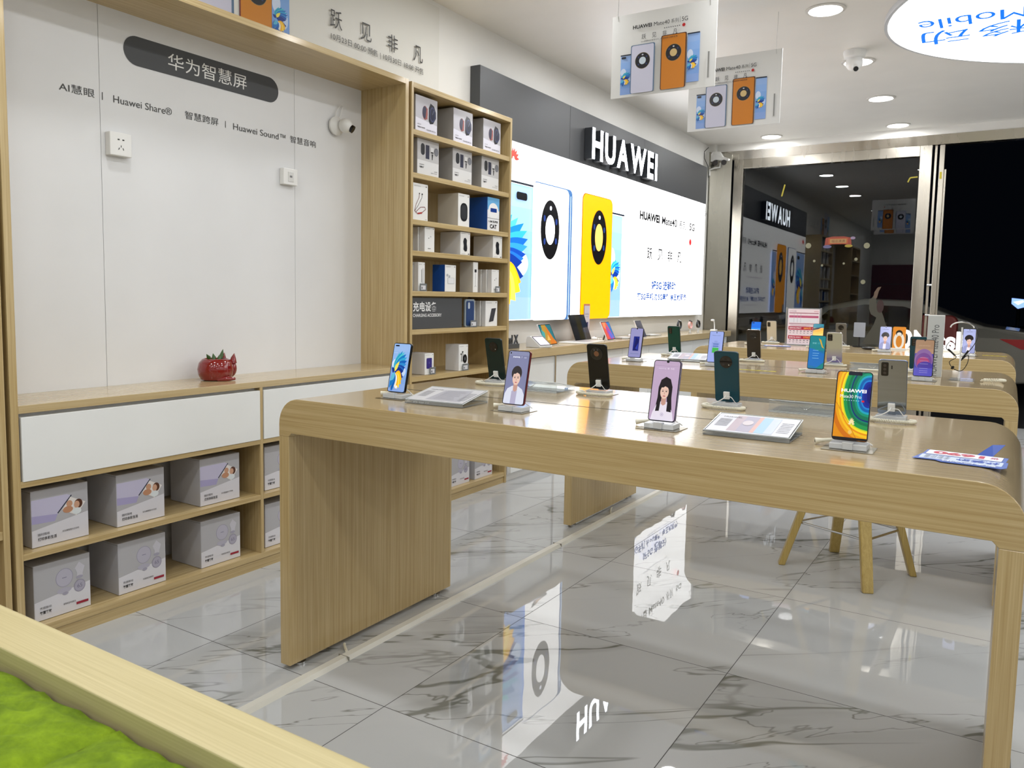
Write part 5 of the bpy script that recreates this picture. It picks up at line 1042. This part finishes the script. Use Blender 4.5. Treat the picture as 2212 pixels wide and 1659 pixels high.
a = Art(); a.ell(.0, .065, .036, .062, '#f0eee8'); a.ell(0, .12, .022, .022, '#1a1612'); a.ell(0, .112, .016, .014, '#f0eee8'); a.ell(0, .06, .02, .042, '#d98a2a'); a.build('print', t, (0, -.0042, 0), (1, 0, 0), (0, 0, 1))
# bits on the far and middle tables
YEL = pm('yellow_tape', '#d8c822', .4)
def tape(x0, x1, y, label, z=TZ, txt=False):
    t = thing('hazard_tape', label, 'tape', (x0, y, z)); L_ = x1-x0; B(0, L_, -.012, .012, 0, .0006, YEL).build('strip', t)
    a = Art(); n_ = int(L_/.03)
    if txt: a.text('VICTIM', .01, -.009, .018, '#222222', w=L_-.02, bold=.03) if False else a.text('YINTIN', .01, -.009, .018, '#222222', w=L_-.02, bold=.03)
    else: [a.poly([(i*.03+.004, -.011), (i*.03+.014, -.011), (i*.03+.024, .011), (i*.03+.014, .011)], '#6a6420', same=i > 0) for i in range(n_)]
    a.build('stripes', t, (0, 0, .0008), (1, 0, 0), (0, 1, 0))
tape(-1.13, -.93, 3.86, 'yellow striped tape on the middle table behind the teal phone'); tape(-.14, .0, 6.12, 'yellow tape strip at the right end of the farthest table')
tape(-.64, -.555, 4.12, 'yellow card with black marks left of the mirror grey phone')
m = MB(); [m.tube([(0, 0, .01), (.03*cos(k*.9), .02*sin(k*.9), .012+.006*(k % 3))], [.008, .004], 6, pm('yellow_ribbon', '#e8d24a', .5)) for k in range(7)]
tag(m.build('ribbon_bow', None, (-.535, 6.18, TZ)), 'crumpled yellow ribbon before the glowing letters', 'ribbon')
t = thing('tablet_stand', 'grey tablet on a slim black stand near the window', 'tablet', (-.955, 6.46, TZ))
m = MB(); m.cyl((0, .01, 0), (0, .01, .1), .006, 10, BLACK); m.cyl((0, 0, 0), (0, 0, .006), .045, 24, BLACK); m.build('stand', t, smooth=True); m = MB(); m.prism(rrect(.11, .08, .004, 3, .13, 0), 'y', -.004, .004, pm('tablet_grey', '#9aa0ac', .25)); m.build('screen', t)
m = MB(); m.ball((0, 0, .012), .04, BLACK, 20, (1.2, .5, .28)); tag(m.build('computer_mouse', None, (-.84, 6.12, TZ), smooth=True), 'black low oblong device on the farthest table, left of youth phone', 'device')
# loose security cords on middle table right end
m = coil([(-.08, 4.06, .01), (-.02, 4.10, .01), (.0, 4.06, .01), (-.03, 4.02, .01), (-.09, 4.0, .01)], .004, .0017, 44); tag(m.build('loose_cord', None, (0, 0, TZ-.003), smooth=True), 'loose coiled white cord at the right end of the middle table', 'cord')
m = MB(); smooth_tube(m, [(-.62, 4.22, .006), (-.52, 4.2, .008), (-.44, 4.22, .006)], .005, CREAM); tag(m.build('loose_cord', None, (0, 0, TZ), smooth=True), 'thick white cord lying behind the mirror grey phone', 'cord')

# ------------------------------------------------------------------ things on the wall counter
CZ = .8856
t = thing('letter_sign', 'dark standing letters Sound X on a dark base at the counter end', 'sign', (-2.85, 4.52, CZ))
B(-.012, .012, -.15, .10, 0, .03, DGREY).build('base', t, bevel=.001); letters3d('letter_faces', 'Sound X', .008, DGREY, DGREY, .02, t, (-.002, -.14, .03), (0, 1, 0), (0, 0, 1), .235, .062)
t = thing('smart_display', 'small white wedge speaker with slanted screen', 'speaker', (-2.86, 4.74, CZ), (0, 0, radians(-12)))
m = MB(); m.prism([(0, .065), (0, .01), (.02, 0), (.13, 0), (.135, .012), (.03, .085)][::-1], 'y', 0, .13, pm('white_fabric', '#ddd8cf', .6)) if False else m.prism([(0, .0), (.13, .0), (.135, .012), (.04, .078), (.012, .075), (.0, .05)], 'y', 0, .13, WHITE)
vs = m.v; m.v = [(p[2], p[1], p[0]) for p in vs]; m.f = [tuple(reversed(f_)) for f_ in m.f]; m.build('body', t, bevel=.003)
a = Art(e=.3); a.rr(0, 0, .118, .105, .006, '#16161a', 0); a.rr(.008, .008, .110, .097, .004, '#cfc8dc'); a.build('screen', t, (.1315, .006, .0165), (0, 1, 0), Vector((-.095, 0, .066)).normalized())
def tablet(label, x, y, rz, w_, h, art, frame, lean=24, leg_=True):
    t = thing('tablet', label, 'tablet', (x, y, CZ+.004), (radians(-lean), 0, rz), 'tablets on the wall counter')
    MB().prism(rrect(h, w_, .008, 4, h/2, 0), 'y', -.004, .004, frame).build('tablet_body', t, bevel=.001)
    a = Art(e=.35, rough=.12); a.rr(0, 0, w_-.004, h-.004, .007, '#101014', 0); a.T = (.006, .006, w_-.016, h-.016); art(a); a.T = None; a.build('screen', t, (-(w_-.004)/2, -.0042, .002), (1, 0, 0), (0, 0, 1), eps=.00004)
    if leg_:
        m = MB(); a_ = radians(lean); top_ = Vector((0, .004, h*.62)); m.tube([top_, top_+Vector((0, h*.62*sin(a_)*1.1+.02, -h*.62*cos(a_)*.9))*.9], .006, 8, DGREY); m.box(-.03, .03, .004, .012, h*.35, h*.7, DGREY); m.build('prop', t)
    return t
def tb_fall(a): a.rect(0, 0, 1, 1, '#2c6e78'); a.poly([(.2, 1), (.55, 1), (.8, .4), (1, 0), (.3, 0), (.1, .4)], '#b08a3a'); a.poly([(.5, .9), (.6, .9), (.85, .3), (1, .1), (1, 0), (.5, 0)], '#c8742c'); a.poly([(0, .5), (.2, .3), (.3, .6), (.1, .8)], '#4a9a9a'); a.poly([(.3, .2), (.5, .5), (.6, .2)], '#d8b060')
def tb_red(a): a.rect(0, 0, 1, 1, '#d8584a'); a.poly([(.6, 1), (1, 1), (1, 0), (.9, 0)], '#2c6eb8'); a.poly([(.35, .8), (.6, .7), (.85, .2), (.7, 0), (.4, 0), (.3, .4)], '#a0489a'); a.poly([(.5, .5), (.7, .4), (.85, .1), (.7, 0), (.5, .1)], '#5a6ad0'); a.poly([(.1, 1), (.5, 1), (.3, .6), (.1, .7)], '#e08a5a')
def tb_dark(a): a.rect(0, 0, 1, 1, '#1c1e22'); a.poly([(.3, 0), (.6, 0), (.65, 1), (.35, 1)], '#2c2818'); a.poly([(.6, .3), (1, .2), (1, .9), (.7, .8)], '#1a2436')
def tb_navy(a): a.rect(0, 0, 1, 1, '#1c2440')
R90 = pi/2
tablet('tilted tablet with autumn river wallpaper beside the wedge speaker', -2.80, 5.0, radians(99), .25, .165, tb_fall, WHITE)
tablet('tilted tablet with red and blue wallpaper on the wall counter', -2.80, 6.02, radians(99), .24, .165, tb_red, WHITE)
tablet('small tilted tablet with dark blue screen behind the lilac screen phone', -2.78, 6.66, radians(99), .22, .165, tb_navy, WHITE)
t = tablet('large black folio tablet standing on its white keyboard', -2.86, 5.63, radians(95), .32, .21, tb_dark, BLACK, 20, False); t.location.z += .013
t = thing('keyboard_base', 'flat white keyboard tray under the large black tablet', 'keyboard', (-2.83, 5.36, CZ), (0, 0, radians(8))); B(-.10, .12, 0, .46, 0, .01, WHITE).build('tray', t, bevel=.003)
a = Art(); [a.rect(.02+.03*i, .02+.022*j, .045+.03*i, .038+.022*j, '#c4c4c8', same=(i+j) > 0) for i in range(9) for j in range(4)]; a.build('keys', t, (.115, .05, .0102), (0, 1, 0), (-1, 0, 0))
t = thing('leaflet_holder', 'narrow upright clear holder with phone leaflet against the light box', 'leaflet holder', (-3.0, 5.95, CZ)); B(-.001, .002, -.055, .055, 0, .30, ACRYL).build('front_plate', t); B(-.03, .03, -.055, .055, 0, .003, ACRYL).build('base', t)
a = Art(rough=.3); a.rect(0, 0, .10, .285, '#d6cfd6'); a.rect(0, .275, .10, .285, '#e0896a'); a.text('HUAWEI Mate', .05, .2, .01, '#55505a', w=.07, al='c'); a.text('M-Pencil', .05, .18, .008, '#77707a', w=.05, al='c'); a.poly([(.03, .07), (.07, .08), (.075, .14), (.04, .135)], '#3a3c6a'); a.poly([(.03, .06), (.07, .06), (.07, .075), (.03, .07)], '#6a4a5a'); a.build('leaflet', t, (.0024, -.05, .01), (0, 1, 0), (0, 0, 1))
def pad(x, y, label, sz=(.12, .2), h=.012):
    t = thing('display_pad', label, 'display pad', (x, y, CZ)); B(-sz[0]/2, sz[0]/2, -sz[1]/2, sz[1]/2, 0, h, ACRYL).build('pad', t, bevel=.001); B(-sz[0]/2+.01, sz[0]/2-.01, -sz[1]/2+.01, sz[1]/2-.01, h+.0002, h+.0012, WHITE).build('card', t); return t
pad(-2.90, 7.15, 'flat white display pad behind the emerald phone'); pad(-2.86, 6.4, 'flat clear pad with white card beside the red tablet')
def earbuds(x, y, label):
    t = thing('earbud_case', label, 'earbuds', (x, y, CZ)); m = MB(); m.ball((0, 0, .018), .028, WHITE, 20, (1, 1.1, .62)); m.build('case', t, smooth=True)
    for s_ in (-1, 1): m = MB(); m.ball((.05, .02*s_, .016), .008, WHITE, 12); m.tube([(.05, .02*s_, .014), (.05, .02*s_, .001)], .003, 8, WHITE); m.build('earbud', t, smooth=True)
    m = MB(); m.ball((.012, 0, .0335), .006, BLACK, 10, (1, 1, .3)); m.build('indicator', t, smooth=True)
earbuds(-2.88, 5.86, 'open white earbuds beside the black tablet'); earbuds(-2.86, 6.56, 'open white earbuds between the two small tablets')
def watch(x, y, label, col, r=.036, post=.075):
    t = thing('smart_watch', label, 'watch', (x, y, CZ)); M_ = pm('watch_'+col.strip('#'), col, .4)
    m = MB(); pts = [(0, r*1.1*cos(a_), post+r*.95*sin(a_)) for a_ in [2*pi*k/28 for k in range(28)]]; m.v = []; n_ = 28; vs = []
    for k, p in enumerate(pts):
        wv = .011; q_ = ((p[1])*.94, post+(p[2]-post)*.94)
        vs += [(-wv, p[1], p[2]), (wv, p[1], p[2]), (wv, q_[0], q_[1]), (-wv, q_[0], q_[1])]
    m.add(vs, [(4*k+i, 4*k+(i+1) % 4, 4*((k+1) % n_)+(i+1) % 4, 4*((k+1) % n_)+i) for k in range(n_) for i in range(4)], M_); m.build('strap', t, smooth=True)
    m = MB(); m.cyl((0, 0, post+r*.93), (.004, 0, post+r*1.12), .019, 24, BLACK); m.build('dial', t, smooth=True)
    m = MB(); m.box(-.012, .012, -.02, .02, 0, .004, ACRYL); m.cyl((0, 0, .004), (0, 0, post-r*.93), .008, 12, FROST); m.build('post', t)
    return t
watch(-2.85, 7.75, 'black banded watch just behind the emerald phone', '#17181c', .042, .09); watch(-2.84, 8.05, 'pink watch on a clear post', '#d8a8a2', .04, .085); watch(-2.84, 8.30, 'black watch at the far right of the watch display', '#17181c', .038, .085)
t = thing('watch_dock', 'white curved charging arm on a square base at the counter end', 'charger', (-2.77, 8.62, CZ)); B(-.03, .03, -.035, .035, 0, .028, WHITE).build('base', t, bevel=.003)
m = MB(); smooth_tube(m, [(0, .02, .028), (0, .015, .07), (0, .0, .11), (0, -.03, .128)], .006, WHITE); m.ball((0, -.05, .128), .02, WHITE, 16, (1, 1.6, .6)); m.build('arm', t, smooth=True)

# ------------------------------------------------------------------ outside in the dark
CARP = pm('grey_car_paint', '#8d8a80', .4, .2, coat=.2)
t = thing('parked_car', 'grey sedan parked in the dark outside, rear end to the right', 'car', (-1.9, 12.5, -.1))
prof = [(-2.1, .28), (-2.2, .5), (-2.1, .72), (-1.5, .86), (-.95, .93), (-.45, 1.28), (.1, 1.40), (.75, 1.38), (1.32, 1.14), (1.62, 1.04), (2.12, .98), (2.24, .9), (2.26, .6), (2.2, .3), (1.75, .26), (1.6, .5), (1.3, .62), (1.0, .5), (.88, .26), (-.85, .26), (-.98, .5), (-1.28, .62), (-1.58, .5), (-1.72, .26)]
m = MB(); n_ = len(prof); vs = [(p[0], 0+.05*(p[1] > 1), p[1]) for p in prof]+[(p[0], 1.75-.05*(p[1] > 1), p[1]) for p in prof]
m.add(vs, [tuple(range(n_)), tuple(range(2*n_-1, n_-1, -1))]+[(i, n_+i, n_+(i+1) % n_, (i+1) % n_) for i in range(n_)], CARP); m.build('car_body', t, bevel=.03, seg=3)
m = MB(); m.prism([(.93, -.70), (1.22, -.38), (1.31, .1), (1.29, .62), (1.16, 1.0), (1.02, 1.30), (.96, 1.22), (.93, .9)][::1], 'y', -.004, .03, pm('car_window', '#0a0c0e', .08)); m.build('side_window', t)
for x in (-1.28, 1.3): m = MB(); m.cyl((x, -.02, .33), (x, .2, .33), .31, 32, pm('tyre', '#111111', .7)); w_ = m.build('wheel', t, smooth=True); m = MB(); m.cyl((x, -.03, .33), (x, -.02, .33), .2, 20, CHROME); m.build('hub', w_)
m = MB(); m.prism([(.88, 1.80), (.885, 2.262), (.77, 2.262), (.75, 2.06)][::1], 'y', -.012, .2, pm('tail_lamp', '#8c0f14', .2, emit=.25)); m.build('tail_lamp', t)
m = MB(); m.prism([(.70, -1.4), (.70, 1.9), (.706, 1.9), (.706, -1.4)], 'y', -.008, .0, pm('car_crease', '#6a6860', .3)); m.build('side_crease', t)
m = MB(); m.prism(rrect(.5, .46, .09, 5, .95, 0), 'y', 0, .3, pm('dull_red_plastic', '#7a2c26', .5)); m.box(-.05, .05, .1, .2, 0, .72, DGREY)
tag(m.build('scooter_box', None, (-.76, 10.9, -.1), bevel=.03), 'dull red rounded box outside, left of the parked car', 'box')
t = thing('street_sign', 'distant glowing blue-white shop sign across the dark street', 'sign', (.22, 30, -.1)); m = MB(); m.cyl((0, .05, 0), (0, .05, 1.3), .06, 10, DGREY); m.build('post', t)
a = Art(e=1.5); a.poly([(-.2, 1.38), (-.02, 1.22), (.17, 1.28), (.17, 1.52), (-.2, 1.56)], '#8fb4ff'); a.poly([(-.16, 1.44), (.1, 1.5), (.14, 1.44), (-.02, 1.34)], '#dce8ff'); a.build('lit_panel', t, (0, -.01, 0), (1, 0, 0), (0, 0, 1), eps=.002)
B(-.2, .17, 0, .08, 1.2, 1.56, DGREY).build('housing', t)
